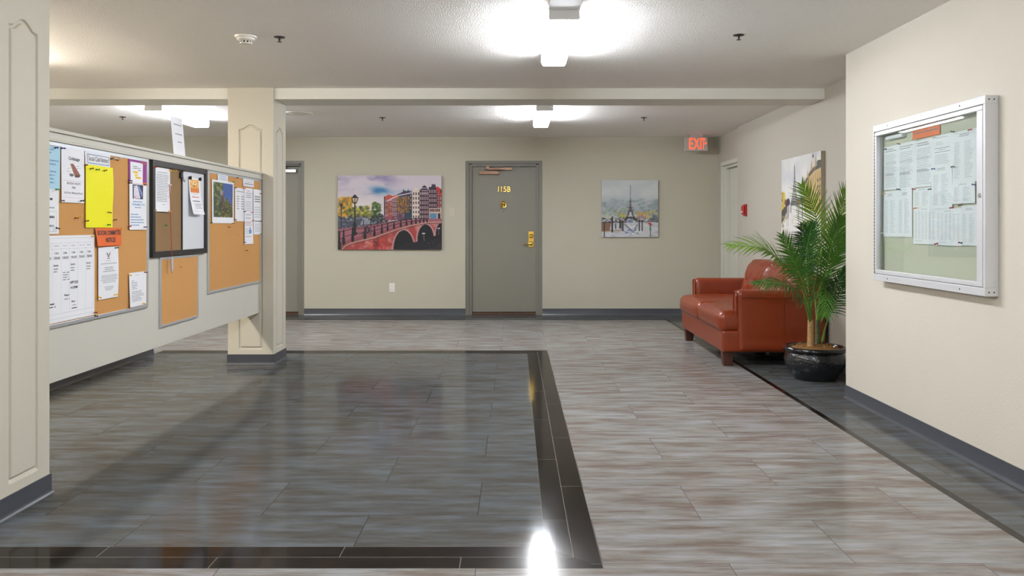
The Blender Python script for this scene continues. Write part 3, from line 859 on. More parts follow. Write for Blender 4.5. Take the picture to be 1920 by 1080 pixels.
def tower_umbrella_picture():
    c = Canvas(150, 150, (190, 196, 197), 11)
    A = lambda x, y: ((x - 178) / 672, (y - 242) / 668)
    P = lambda *p: [A(*q) for q in p]
    c.mix(np.clip((c.fbm(5, 5, 3) - .4) * 3, 0, 1), (206, 208, 204), .7)
    c.mix(np.clip((c.Y - .25) * 3, 0, 1) * np.clip((.66 - c.Y) * 8, 0, 1), (150, 162, 168), .75)
    c.splat(160, 0, 1, .34, .62, [(128, 146, 150), (160, 170, 172), (140, 150, 156), (112, 134, 132), (176, 180, 178)], .02, .05, .5, 1.6)
    c.splat(70, 0, .45, .48, .66, [(140, 158, 150), (170, 176, 130), (120, 140, 136), (186, 184, 140)], .012, .03, .7)
    c.splat(60, .62, .84, .55, .66, [(206, 166, 90), (184, 140, 70), (196, 176, 120), (166, 130, 90)], .012, .03, .8)
    c.splat(60, .82, 1, .52, .70, [(190, 180, 110), (168, 170, 120), (120, 128, 120)], .012, .03, .8)
    c.splat(40, .3, .42, .58, .66, [(190, 180, 70), (150, 150, 70)], .01, .022, .8)
    # ground
    c.poly(P((178, 735), (850, 735), (850, 910), (178, 910)), (196, 197, 200))
    c.splat(50, 0, 1, .75, 1, [(214, 214, 214), (172, 176, 184), (150, 156, 170), (206, 200, 190)], .015, .04, .6, 2.5)
    c.poly(P((178, 740), (290, 740), (275, 838), (178, 840)), (122, 88, 62), .9)
    c.line(P((178, 842), (270, 838), (440, 832)), .02, (150, 120, 90), .7)
    c.splat(120, 0, 1, .66, .735, [(70, 66, 72), (110, 90, 80), (52, 50, 58), (150, 120, 96), (90, 100, 112)], .008, .022, .8, 1.4)
    c.line(P((178, 738), (470, 735)), .02, (58, 52, 54), .8); c.line(P((580, 730), (850, 728)), .014, (64, 60, 60), .8)
    hf = tower(c, A(521, 0)[0], A(0, 300)[1], A(0, 655)[1], .05, (104, 98, 96))
    c.poly(P((505, 655), (512, 615), (530, 615), (538, 655)), (190, 194, 190))
    for yy in (490, 565, 600): c.line(P((521 - (yy - 420) * .18, yy), (521 + (yy - 420) * .18, yy)), .012, (76, 70, 70))
    c.line(P((521, 300), (521, 420)), .010, (110, 106, 108))
    for sgn in (-1, 1): c.line(P((521 + sgn * 18, 600), (521 + sgn * 34, 660), (521 + sgn * 70, 700)), .018, (84, 76, 76))
    c.poly(P((440, 720), (480, 670), (560, 670), (610, 720), (575, 720), (545, 690), (500, 690), (470, 720)), (70, 62, 60))
    c.poly(P((480, 738), (495, 705), (540, 703), (560, 738)), (110, 134, 170))
    for pts_, col in (((( 450, 760), (520, 820), (560, 850), (600, 770)), (130, 130, 138)), (((500, 770), (530, 800), (570, 780)), (226, 224, 226))):
        c.line(P(*pts_), .03, col, .8)
    c.splat(30, .4, .65, .86, .97, [(120, 140, 180), (90, 110, 150), (230, 230, 232)], .008, .02, .7, 2)
    # people and lamps
    for x, a, b, wd in ((304, 690, 848, .03), (395, 705, 800, .022), (410, 720, 806, .02), (430, 720, 830, .026), (626, 710, 832, .022), (660, 715, 834, .02), (345, 760, 810, .02)):
        c.line(P((x, a), (x, b)), wd, (46, 40, 44), .9)
        c.ell(*A(x, a), .012, .016, (90, 70, 60), .9)
    c.line(P((210, 720), (210, 910)), .016, (34, 30, 34)); c.poly(P((200, 700), (220, 700), (216, 728), (204, 728)), (200, 196, 190)); c.line(P((198, 698), (222, 698)), .014, (40, 36, 40))
    c.line(P((306, 690), (306, 845)), .012, (40, 30, 34)); c.ell(*A(304, 676), .012, .016, (40, 36, 40))
    c.poly(P((590, 690), (600, 662), (650, 655), (700, 668), (715, 700)), (150, 130, 130), .8)
    c.poly(P((724, 745), (760, 738), (782, 772), (756, 775)), (190, 62, 34)); c.line(P((757, 770), (760, 910)), .012, (60, 70, 66))
    c.poly(P((746, 790), (766, 788), (768, 832), (746, 832)), (70, 130, 100))
    c.poly(P((790, 650), (846, 650), (846, 720), (790, 720)), (80, 96, 124), .6)
    return c

def tower_street_picture():
    c = Canvas(150, 110, (212, 212, 208), 21)
    c.mix(np.clip((c.fbm(5, 5, 3) - .42) * 3, 0, 1), (226, 226, 222), .8)
    c.mix(np.clip((c.fbm(6, 4, 3) - .5) * 3, 0, 1) * (c.Y < .6), (186, 190, 200), .7)
    # wet street
    c.poly([(0, 1), (0, .86), (.3, .62), (.62, .62), (1, .78), (1, 1)], (222, 220, 214))
    c.splat(60, .05, .95, .7, 1, [(232, 230, 226), (196, 196, 194), (206, 190, 160)], .02, .05, .5, 1.5)
    # trees at the left
    c.splat(80, 0, .1, .42, .72, [(206, 180, 50), (160, 150, 60), (120, 110, 60)], .015, .04, .8)
    c.poly([(0, .66), (.14, .58), (.16, .66), (0, .84)], (70, 64, 58), .9)
    c.splat(20, 0, .12, .72, .86, [(190, 170, 90), (90, 80, 70)], .01, .03, .7)
    # tower
    hx = .36
    hf = tower(c, hx, .06, .58, .10, (128, 130, 138), .45)
    for sg in (-1, 1): c.line([(hx + sg * hf(t), .06 + .52 * t) for t in np.linspace(0.1, 1, 12)], .012, (80, 80, 86))
    for yy in (.26, .31, .42, .52): c.line([(hx - hf((yy - .06) / .52), yy), (hx + hf((yy - .06) / .52), yy)], .012, (84, 84, 90))
    for k in range(8):
        t0, t1 = .35 + k * .08, .43 + k * .08
        c.line([(hx - hf(t0), .06 + .52 * t0), (hx + hf(t1), .06 + .52 * t1)], .006, (100, 100, 106), .8)
    c.poly([(.26, .60), (.27, .54), (.45, .54), (.47, .60)], (96, 100, 106), .9)
    # building on the right
    c.poly([(.60, .62), (.60, .34), (.66, .28), (.78, .20), (.88, .15), (1, .13), (1, .74)], (198, 172, 122))
    c.poly([(.60, .36), (.66, .28), (.78, .19), (.86, .16), (.86, .21), (.72, .28), (.64, .36)], (96, 88, 84))
    c.poly([(.86, .21), (.88, .13), (.93, .10), (1, .10), (1, .19)], (74, 82, 82))
    for x0, y0, h in ((.76, .20, .12), (.86, .16, .16), (.67, .28, .10)):
        c.poly([(x0, y0), (x0 + .025, y0 - h), (x0 + .05, y0)], (196, 156, 84))
    c.poly([(.80, .055), (.82, 0.0), (.84, .055)], (50, 48, 50))
    for xx in np.arange(.615, 1.0, .045):
        yt = .40 - (xx - .6) * .5
        c.line([(xx, max(yt, .24)), (xx, .64 + (xx - .6) * .2)], .018, (146, 112, 66), .8); c.line([(xx + .018, max(yt, .24)), (xx + .018, .62)], .012, (232, 206, 150), .8)
    for yy in (.32, .40, .48, .56): c.splat(9, .9, .99, yy - .01, yy + .02, [(70, 60, 56)], .012, .02, .9, .7)
    c.splat(50, .58, 1, .54, .70, [(206, 176, 60), (150, 120, 60), (90, 76, 60)], .01, .03, .7)
    # figures under umbrellas
    for x, y, w_, col in ((.15, .56, .06, (110, 52, 60)), (.19, .55, .05, (60, 56, 66)), (.56, .54, .07, (70, 76, 90)), (.46, .56, .04, (110, 96, 90))):
        c.ell(x, y, w_, .05, col, .95); c.line([(x, y + .02), (x, y + .2)], .022, (56, 50, 54)); c.line([(x, y + .2), (x + .005, y + .3)], .012, (120, 116, 116), .8)
    for x in (.24, .27, .42, .5): c.line([(x, .56), (x, .68)], .014, (70, 62, 62), .9)
    c.line([(.4, .56), (.56, .56)], .016, (176, 120, 80), .8)
    return c

def canvas_print(name, label, cv, fn, thick):
    """fn(s, t, d): point of the print's face, d metres off the wall"""
    lo = fn(.5, 1, 0)
    t = thing(name, label, 'picture', lo, 'stretched canvas prints')
    edge = mat('canvas_edge', tuple(cv.a[:, -1].mean(0) * .75), .8, vary=.15)
    b = MB()
    q = [fn(0, 0, 0), fn(1, 0, 0), fn(1, 1, 0), fn(0, 1, 0), fn(0, 0, thick), fn(1, 0, thick), fn(1, 1, thick), fn(0, 1, thick)]
    b.add(q, [(0, 1, 2, 3), (4, 7, 6, 5), (0, 4, 5, 1), (1, 5, 6, 2), (2, 6, 7, 3), (3, 7, 4, 0)])
    b.build('wrapped_edge', edge, t)
    m = MB(); put_canvas(m, cv, lambda s_, t_: fn(s_, t_, thick + .001), 0)
    m.build('printed_face', PRINT, t)
xa, _, za_ = at(633.5, 329, YB - .035); xb, _, zb_ = at(828, 468, YB - .035)
canvas_print('canvas_print', 'wide canvas print of a canal bridge and brick houses under cloudy sky', canal_picture(),
             lambda s, t, d: (xa + (xb - xa) * s, YB - d, za_ + (zb_ - za_) * t), .035)
xc, _, zc_ = at(1128, 338, YB - .03); xd, _, zd_ = at(1234, 444.5, YB - .03)
canvas_print('canvas_print', 'square canvas painting of a pale iron tower and red umbrella on back wall', tower_umbrella_picture(),
             lambda s, t, d: (xc + (xd - xc) * s, YB - d, zc_ + (zd_ - zc_) * t), .03)
canvas_print('canvas_print', 'canvas painting of a tower and yellow street building hung above the sofa', tower_street_picture(),
             lambda s, t, d: (XRF - .002 - d, 8.40 + (7.32 - 8.40) * s, 1.892 + (1.112 - 1.892) * t), .035)

# ------------------------------------------------------------------ notice boards
AX = PX + .010                            # cork surface of the boards
def board(name, label, y0, y1, z0, z1, fw, depth, frame_m, surf, cat='notice board'):
    t = thing(name, label, cat, (PX, (y0 + y1) / 2, z0), 'boards on the partition')
    f = MB()
    xa, xb = PX + .0005, PX + depth
    f.box(xa, xb, y0, y0 + fw, z0, z1); f.box(xa, xb, y1 - fw, y1, z0, z1)
    f.box(xa, xb, y0 + fw, y1 - fw, z0, z0 + fw); f.box(xa, xb, y0 + fw, y1 - fw, z1 - fw, z1)
    f.build('frame', frame_m, t, bevel=.002)
    for nm, ya, yb, m in surf: MB().box(PX + .001, AX, ya, yb, z0 + fw * .5, z1 - fw * .5).build(nm, m, t)
    return t
ba = board('cork_board', 'large cork board nearest the viewer with yellow and orange sheets', 3.80, 5.044, .728, 1.633, .020, .0125, ALU, [('cork_sheet', 3.81, 5.034, CORK)])
WB = mat('whiteboard_enamel', (226, 228, 232), 0.25, vary=.01)
bb = board('framed_board', 'black framed board, half brown cork and half whiteboard', 5.082, 5.982, 1.030, 1.633, .036, .024, BLACKM,
           [('cork_sheet', 5.10, 5.55, CORKD), ('whiteboard', 5.55, 5.97, WB)])
MB().box(AX - .002, AX + .006, 5.541, 5.557, 1.06, 1.60).build('divider', BLACKM, bb)
bc = board('cork_board', 'small plain cork board below the black framed board', 5.216, 5.843, .58, 1.028, .017, .0125, ALU, [('cork_sheet', 5.225, 5.835, CORK)])
bd = board('cork_board', 'tall cork board beside the far column with a bird photo', 6.03, 7.275, .728, 1.633, .020, .0125, ALU, [('cork_sheet', 6.04, 7.265, CORK)])

def ptL(u, v, n): return (AX + n, u, v)
CXB = 2.343                               # back panel of the display case
def ptR(u, v, n): return (CXB - n, u, v)

rnd = random.Random(5)
def pr(l, r, t, b, X=None):
    X = AX if X is None else X
    u0, v0 = yz_on(l, t, X); u1 = yz_on(r, t, X)[0]
    return u0, u1, v0, H + (CY - b) * u0 / F

def sheet(label, pt, rect, n0, m, items=(), curl=None, name='paper_notice', cat='notice', group='notices on the cork board nearest the viewer'):
    u0, u1, v0, v1 = rect
    cf = curl or (lambda s, t: .002 * math.sin(3.1 * s + 1) * t)
    def pos(s, t, d=0): return pt(u0 + (u1 - u0) * s, v0 + (v1 - v0) * t, n0 + .0013 + max(cf(s, t), -.001) + d)
    W, Hh = abs(u1 - u0), abs(v0 - v1)
    mb = MB(); mats = [m]
    def mi(x):
        if x not in mats: mats.append(x)
        return mats.index(x)
    N = 10
    def grid(s0, s1, t0, t1, d, k, n=N):
        v = [pos(s0 + (s1 - s0) * i / n, t0 + (t1 - t0) * j / n, d) for j in range(n + 1) for i in range(n + 1)]
        mb.add(v, [(j * (n + 1) + i, (j + 1) * (n + 1) + i, (j + 1) * (n + 1) + i + 1, j * (n + 1) + i + 1) for j in range(n) for i in range(n)], k)
    grid(0, 1, 0, 1, 0, 0); grid(0, 1, 0, 1, -.0005, 0)
    def bar(s0, s1, t0, t1, k, d=.0009): grid(s0, s1, t0, t1, d, k, 2 if s1 - s0 < .3 and t1 - t0 < .3 else 6)
    for it in items:
        a = it[0]
        if a == 't':
            _, s_, s0, s1, tb, hh, mm = it[:7]
            put_text(mb, s_, lambda u, v, n: pos(s0 + u / W, tb - v / Hh, .0012), (s1 - s0) * W, hh, mi(mm), 0, it[7] if len(it) > 7 else 0)
        elif a == 'l':
            _, s0, s1, t0, t1, n, mm = it[:7]
            ragged = it[7] if len(it) > 7 else .25
            center = len(it) > 8 and it[8]
            for q in range(n):
                tt = t0 + (t1 - t0) * (q + .5) / n; hh = (t1 - t0) / n * .34
                full = s1 - s0; ln = full * (1 - ragged * rnd.random())
                s = s0 + ((full - ln) / 2 if center else 0); end = s + ln
                while s < end - .01:
                    wd = min(rnd.uniform(.03, .11), end - s)
                    bar(s, s + wd, tt - hh / 2, tt + hh / 2, mi(mm)); s += wd + .018
        elif a == 'b': bar(*it[1:5], mi(it[5]), .0006)
        elif a == 'o':
            _, s0, s1, t0, t1, mm, wd = it
            a_, b_ = wd / W, wd / Hh
            for q in ((s0, s1, t0, t0 + b_), (s0, s1, t1 - b_, t1), (s0, s0 + a_, t0, t1), (s1 - a_, s1, t0, t1)): bar(*q, mi(mm))
        elif a == 'c':
            _, s0, s1, t0, t1, cv = it
            put_canvas(mb, cv, lambda s, t: pos(s0 + (s1 - s0) * s, t0 + (t1 - t0) * t, .0008), mi(PRINT))
    o = mb.build(name, mats)
    return tag(o, label, cat, group)

# small pictures printed on the notices
def pic_crib():
    c = Canvas(40, 44, (240, 240, 243), 2)
    c.poly([(.22, .02), (.46, .0), (.94, .78), (.9, .95), (.58, 1), (.52, .86)], (150, 92, 74))
    c.poly([(.52, .86), (.9, .76), (.94, .78), (.9, .95), (.58, 1)], (92, 66, 56))
    c.splat(40, .3, .75, .1, .75, [(120, 70, 58), (176, 116, 96)], .008, .016, .8)
    c.ell(.32, .84, .16, .12, (100, 100, 104)); c.splat(10, .2, .42, .76, .92, [(60, 60, 64), (150, 150, 152)], .015, .03)
    for x, y, col in ((.06, .4, (220, 120, 150)), (.1, .55, (90, 90, 96)), (.12, .75, (196, 80, 84)), (.2, .62, (70, 70, 70)), (.7, .15, (80, 80, 84)), (.82, .12, (210, 120, 140)), (.9, .28, (150, 150, 150)), (.74, .3, (120, 60, 60)), (.03, .6, (225, 150, 160)), (.2, .35, (120, 120, 120))):
        c.ell(x, y, .03, .03, col)
    return c
def pic_bird():
    c = Canvas(70, 92, (70, 104, 170), 8)
    for a in range(9):
        x = .45 + a * .07; c.line([(x, 0), (x + .12, .3), (x - .02 + .1 * (a % 3), .6)], .016, (34, 50, 104), .8)
    c.poly([(0, 0), (.5, 0), (.44, .3), (.5, .6), (.4, 1), (0, 1)], (58, 72, 40), .9)
    c.splat(150, 0, .48, 0, 1, [(104, 124, 36), (140, 150, 44), (44, 60, 30), (170, 160, 60), (34, 42, 34), (70, 90, 96)], .02, .05, .85)
    c.poly([(.3, 1), (.45, .62), (.68, .42), (.82, .62), (1, .72), (1, 1)], (66, 66, 36), .95)
    c.splat(150, .28, 1, .58, 1, [(130, 120, 40), (96, 96, 36), (54, 54, 32), (170, 156, 66), (36, 40, 34)], .015, .045, .9)
    c.splat(40, .58, .8, .44, .7, [(110, 104, 40), (74, 78, 38), (140, 128, 54)], .015, .04, .9)
    c.ell(.42, .43, .12, .24, (104, 86, 82)); c.ell(.40, .28, .08, .09, (150, 138, 134)); c.ell(.45, .5, .07, .15, (80, 66, 64))
    c.poly([(.36, .55), (.46, .55), (.34, .86), (.26, .84)], (60, 46, 40), .9)
    return c
def pic_cards():
    c = Canvas(30, 34, (44, 48, 70), 5)
    c.poly([(.1, .1), (.45, .05), (.75, .95), (.1, 1)], (226, 224, 236)); c.poly([(.42, .1), (.62, .06), (.96, .6), (.9, .9)], (128, 132, 190))
    c.splat(40, .08, .6, .1, .95, [(60, 50, 90), (180, 60, 90), (90, 90, 120)], .015, .03, .9)
    c.splat(14, .05, .3, .75, 1, [(210, 120, 140)], .02, .04)
    return c
def pic_autumn():
    c = Canvas(30, 34, (240, 178, 84), 6)
    c.splat(50, 0, 1, 0, .6, [(250, 220, 150), (226, 150, 60), (246, 196, 110), (200, 110, 40)], .03, .08)
    c.ell(.5, .3, .28, .22, (252, 236, 200), .8, .6)
    for x in (.15, .42, .72, .95): c.ell(x, .82, .2, .22, (224, 124, 48), .95); c.line([(x, .62), (x, 1)], .02, (180, 84, 30), .6)
    c.line([(.44, .22), (.5, .36), (.6, .2)], .035, (60, 44, 30)); c.line([(.3, .44), (.36, .54), (.44, .44), (.52, .54), (.6, .46), (.7, .52)], .035, (60, 44, 30))
    return c
def pic_logo():
    c = Canvas(26, 30, (240, 240, 243), 9)
    for x, y, col in ((.2, .15, (70, 60, 60)), (.8, .12, (200, 90, 60)), (.25, .35, (60, 60, 70)), (.5, .4, (110, 90, 70)), (.78, .35, (50, 50, 54)), (.4, .6, (40, 40, 44)), (.62, .6, (190, 100, 80)), (.35, .88, (60, 60, 64)), (.68, .86, (70, 60, 60))):
        c.ell(x, y, .12, .09, col)
    c.line([(.2, .2), (.45, .45), (.4, .62)], .05, (70, 64, 64)); c.line([(.8, .2), (.55, .45), (.62, .62)], .05, (80, 60, 56))
    return c

n = .0015
u, v0, v1 = yz_on(110, 276.5, AX)[0], 1.612, 1.405
sheet('light blue notice partly hidden behind the near column', ptL, (u - .25, u, v0, v1), .004, BLUEP,
      [('l', .1, .9, .06, .2, 2, INKB), ('l', .1, .95, .3, .9, 7, INKB, .5)], lambda s, t: .010 * max(0, s - .7) * (1 - t))
u = yz_on(109, 355, AX)[0]
sheet('white notice pinned directly below the light blue notice', ptL, (u - .216, u, 1.405, 1.186), .003, PAPER,
      [('o', .3, .9, .5, .95, INKL, .002), ('l', .4, .85, .16, .3, 1, INK), ('l', .4, .85, .55, .7, 1, INK), ('l', .4, .8, .76, .88, 1, INKG), ('l', .5, .9, .38, .46, 1, INKG)])
sheet('white cribbage notice with a brown cribbage board picture', ptL, (4.068, 4.286, 1.615, 1.342), .005, PAPER,
      [('t', 'Cribbage', .30, .78, .235, .022, INK, .01), ('c', .22, .85, .28, .53, pic_crib()), ('b', .06, .94, .597, .601, INKP), ('t', 'MONDAY NIGHTS', .22, .82, .665, .011, INKG, .01),
       ('t', '7PM', .43, .58, .745, .012, INKG, .01), ('t', '3rd Floor Meeting Room', .10, .92, .85, .014, INKG, .006), ('b', .06, .94, .905, .908, INKP)])
sheet('white framed title strip above the yellow sheet', ptL, (4.294, 4.562, 1.614, 1.547), .004, PAPER,
      [('o', .07, .95, .16, .9, INKB, .0025), ('o', .085, .94, .2, .86, INK, .001), ('t', 'Social Club Notices', .12, .90, .68, .026, INKG, .012)])
sheet('plain bright yellow sheet', ptL, (4.296, 4.585, 1.5465, 1.2165), .007, YELP, [], lambda s, t: .004 * math.sin(5 * t) * s)
sheet('orange title sheet below the yellow sheet', ptL, (4.391, 4.685, 1.214, 1.116), .008, ORGP,
      [('t', 'SOCIAL COMMITTEE', .05, .97, .40, .026, INK, .02), ('t', 'NOTICES', .32, .76, .80, .026, INK, .02)],
      lambda s, t: .014 * (1 - s) * t + .004 * math.sin(6 * s))
cal = [('b', .0, 1, .03, .033, INKL), ('b', .0, .96, .085, .088, INKL), ('b', .0, .96, .155, .158, INKL), ('b', .0, .97, .9, .903, INKL), ('b', 0, .97, .955, .958, INKL)]
for k in range(8):
    s = .97 - k * .1385
    if s > .02: cal.append(('b', s, s + .002, .085, .9, INKL))
for k in range(6):
    s = .86 - k * .1385
    cal += [('l', s, s + .085, .105, .135, 1, INKL, .1), ('t', 'Coffee', s + .005, s + .07, .215, .011, INKG, .02), ('t', '7:30-9:30', s - .005, s + .09, .275, .013, INKG, .02)]
for k in (0, 2, 4):
    s = .85 - k * .1385
    cal += [('t', 'Exercise', s, s + .075, .355, .011, INK, .01), ('l', s, s + .08, .37, .43, 2, INKG, .2)]
cal += [('l', .445, .56, .42, .53, 4, INKG, .2), ('t', 'HAPPY HOUR', .565, .70, .575, .014, INK, .015), ('t', '4-5:30PM', .57, .69, .635, .013, INK, .015), ('t', 'Bingo', .47, .55, .715, .012, INK, .01), ('l', .47, .56, .73, .76, 1, INKG, 0),
        ('t', 'Bingo', .59, .65, .80, .012, INK, .01), ('l', .6, .67, .82, .84, 1, INKG, 0), ('l', .59, .69, .85, .88, 1, INK, 0), ('l', .24, .31, .76, .80, 1, INK, 0), ('l', .22, .33, .8, .83, 1, INK, 0)]
sheet('wide white calendar sheet at the bottom of the near cork board', ptL, (3.835, 4.391, 1.178, .753), .003, PAPER, cal, lambda s, t: .001, name='wall_calendar', cat='calendar')
sheet('white notice with a small figure emblem below the orange sheet', ptL, (4.428, 4.646, 1.110, .828), .004, PAPER,
      [('c', .38, .62, .10, .24, pic_logo()), ('l', .35, .65, .26, .28, 1, INKG, .1), ('l', .12, .9, .305, .34, 1, INKG, 0), ('l', .2, .85, .38, .49, 3, INKG, .5, True), ('l', .12, .95, .54, .70, 6, INKG, .4, True), ('l', .3, .75, .76, .85, 3, INKG, .3, True)],
      lambda s, t: .010 * max(0, s - .6) * math.sin(3.14 * t) + .002)
sheet('purple backing sheet in the upper corner of the near cork board', ptL, (4.782, 5.020, 1.613, 1.474), .002, PURP, [('b', .0, 1, .92, 1, ORGP)])
sheet('small white flyer with yellow highlighted words on the purple sheet', ptL, (4.80, 4.962, 1.600, 1.476), .004, PAPER,
      [('l', .2, .55, .16, .34, 2, INK, .1), ('l', .6, .85, .22, .42, 2, INK, .3), ('b', .2, .6, .42, .52, YHL), ('b', .35, .55, .55, .66, YHL), ('b', .38, .85, .68, .78, YHL), ('l', .22, .58, .44, .5, 1, INKG), ('l', .4, .8, .7, .76, 1, INKG)])
sheet('white notice with a card game picture and blue writing', ptL, (4.782, 5.006, 1.474, 1.203), .0065, PAPER,
      [('c', .18, .78, .02, .33, pic_cards()), ('l', .2, .74, .36, .42, 1, INKB, 0), ('t', 'TOURNAMENT STYLE', .12, .88, .475, .012, INKB, .01), ('l', .3, .66, .49, .545, 1, INKB, 0), ('l', .06, .9, .64, .93, 5, INKB, .5)])
sheet('white list pinned at the bottom corner of the near cork board', ptL, (4.782, 5.008, .952, .752), .004, PAPER,
      [('l', .35, .65, .07, .10, 1, INKG), ('l', .12, .5, .22, .5, 6, INKG, .6), ('l', .12, .85, .54, .86, 7, INKG, .4)], lambda s, t: .008 * (1 - s) * t)

gB = 'notices on the black framed board'
sheet('white typed notice on the brown half of the black framed board', ptL, (5.122, 5.352, 1.592, 1.315), .004, PAPER,
      [('l', .18, .85, .09, .12, 1, INK, .1), ('l', .1, .92, .14, .78, 17, INKG, .3), ('l', .4, .6, .82, .85, 1, INKG)], lambda s, t: .012 * t * math.sin(3 * s), group=gB)
sheet('curled flyer with an orange autumn picture on the whiteboard', ptL, (5.660, 5.862, 1.557, 1.306), .004, PAPER,
      [('c', .1, .86, .04, .40, pic_autumn()), ('l', .28, .75, .425, .45, 1, INKP), ('l', .18, .78, .49, .56, 1, INKR, 0), ('l', .18, .85, .60, .67, 1, INK, 0), ('l', .3, .95, .69, .85, 3, INKG, .2), ('l', .1, .6, .9, .93, 1, INKL)],
      lambda s, t: .034 * t ** 2.2, group=gB)

gD = 'notices on the far cork board'
sheet('small white strip above the bird photo', ptL, pr(407, 426.3, 326.5, 338), .003, PAPER, [('l', .1, .9, .1, .9, 3, INKB, .1)], group=gD)
sheet('photo of a grey bird in leaves against blue sky', ptL, pr(395.7, 436.7, 336, 418.3), .005, PAPER, [('c', .06, .95, .05, .86, pic_bird())], group=gD, name='photo_print', cat='photo')
sheet('white title strip above the white sheets by the far column', ptL, pr(454.6, 475.2, 334.4, 348.6), .003, PAPER, [('o', .06, .94, .12, .9, INKL, .002), ('l', .15, .85, .25, .5, 1, INKL, 0), ('l', .14, .9, .45, .85, 1, INKG, 0)], group=gD)
sheet('white list with two columns next to the bird photo', ptL, pr(439.6, 460, 351.3, 414.7), .003, PAPER,
      [('l', .15, .8, .08, .14, 1, INKG, 0), ('l', .14, .4, .22, .66, 6, INKG, .3), ('l', .56, .85, .22, .66, 6, INKG, .3)], group=gD)
sheet('white sheet with a red heading under the title strip', ptL, pr(456.5, 472.6, 351.7, 400), .005, PAPER,
      [('l', .3, .65, .08, .14, 1, INKR, 0), ('l', .15, .85, .16, .4, 3, INKG, .2, True), ('l', .1, .9, .5, .92, 5, INKL, .2)], group=gD)
sheet('narrow white sheet with a small blue bottle hanging lowest', ptL, pr(456.8, 472.2, 396.3, 458), .007, PAPER,
      [('b', .5, .8, .56, .68, INKB), ('b', .58, .7, .48, .57, INKB), ('l', .15, .85, .05, .25, 2, INKL, .2), ('l', .1, .9, .3, .44, 3, INKP, .3), ('l', .1, .45, .5, .7, 4, INKL), ('l', .1, .9, .74, .8, 1, INKP)], lambda s, t: .004 * t * s, group=gD)
sheet('white sheet with bold heading beside the far column', ptL, pr(473.7, 489, 354.4, 412), .004, PAPER,
      [('l', .15, .9, .2, .44, 3, INK, .1), ('l', .15, .9, .55, .95, 5, INKL, .2)], group=gD)
sheet('white sheet with bold heading pinned under the other beside the far column', ptL, pr(473.9, 489, 411.5, 440), .0045, PAPER,
      [('l', .15, .85, .03, .18, 1, INK, 0), ('l', .15, .9, .25, .85, 5, INKL, .2)], group=gD)

# sheet standing on the cap rail
st = MB(); sm = [PAPER, INKG]
s0 = (-2.262, 5.49, 1.696); 
def sp(s, t, d): return (-2.262 - .018 * t + d - .02 * (s - .5) ** 2, 5.49 + .195 * s - .012 * t, 1.6965 + .262 * t)
for d in (0, -.0005):
    st.add([sp(i / 8, j / 8, d) for j in range(9) for i in range(9)], [(j * 9 + i, j * 9 + i + 1, (j + 1) * 9 + i + 1, (j + 1) * 9 + i) for j in range(8) for i in range(8)], 0)
for (tt, a, b) in ((.80, .16, .82), (.56, .22, .80), (.36, .36, .62)):
    s = a
    while s < b:
        st.add([sp(s, tt - .012, .001), sp(s + .07, tt - .012, .001), sp(s + .07, tt + .012, .001), sp(s, tt + .012, .001)], [(0, 1, 2, 3)], 1); s += .085
tag(st.build('paper_sign', sm), 'white paper sign standing upright on the cap rail of the partition', 'sign')

# ------------------------------------------------------------------ push pins
PINC = {'navy blue': (24, 40, 110), 'green': (40, 140, 50), 'black': (26, 26, 28), 'grey': (96, 96, 98), 'red': (190, 40, 36), 'maroon': (110, 30, 34), 'olive': (110, 110, 40), 'brown': (120, 70, 36),
        'orange': (226, 130, 40), 'yellow': (236, 190, 50), 'white': (232, 230, 226), 'pink': (220, 90, 110), 'blue': (60, 120, 190)}
pinsrc = {}
def pin(px, py, colour, where, side='L', base=0.0, grp='push pins on the partition boards', tilt=0.0):
    X = AX if side == 'L' else CXB
    sg = 1 if side == 'L' else -1
    Y, Z = yz_on(px, py, X + sg * (.013 + base))
    key = (colour, side)
    loc = (X + sg * base, Y, Z)
    if key not in pinsrc:
        m = mat('pin_' + colour.replace(' ', '_'), PINC[colour], .3)
        b = MB().lathe([(.0008, 0), (.0008, .006), (.0048, .006), (.0052, .0075), (.003, .0095), (.0027, .018), (.0044, .020), (.0046, .0225), (.003, .024), (0, .024)], (0, 0, 0), 'x' if side == 'L' else '-x', 12)
        o = b.build('push_pin', m, origin=(0, 0, 0), smooth=True, angle=50); pinsrc[key] = o
    else:
        o = pinsrc[key].copy(); COL.objects.link(o)
    o.location = loc
    o.rotation_euler = (0, rnd.uniform(-.25, .25), rnd.uniform(-.25, .25))
    return tag(o, '%s push pin %s' % (colour, where), 'push pin', grp)
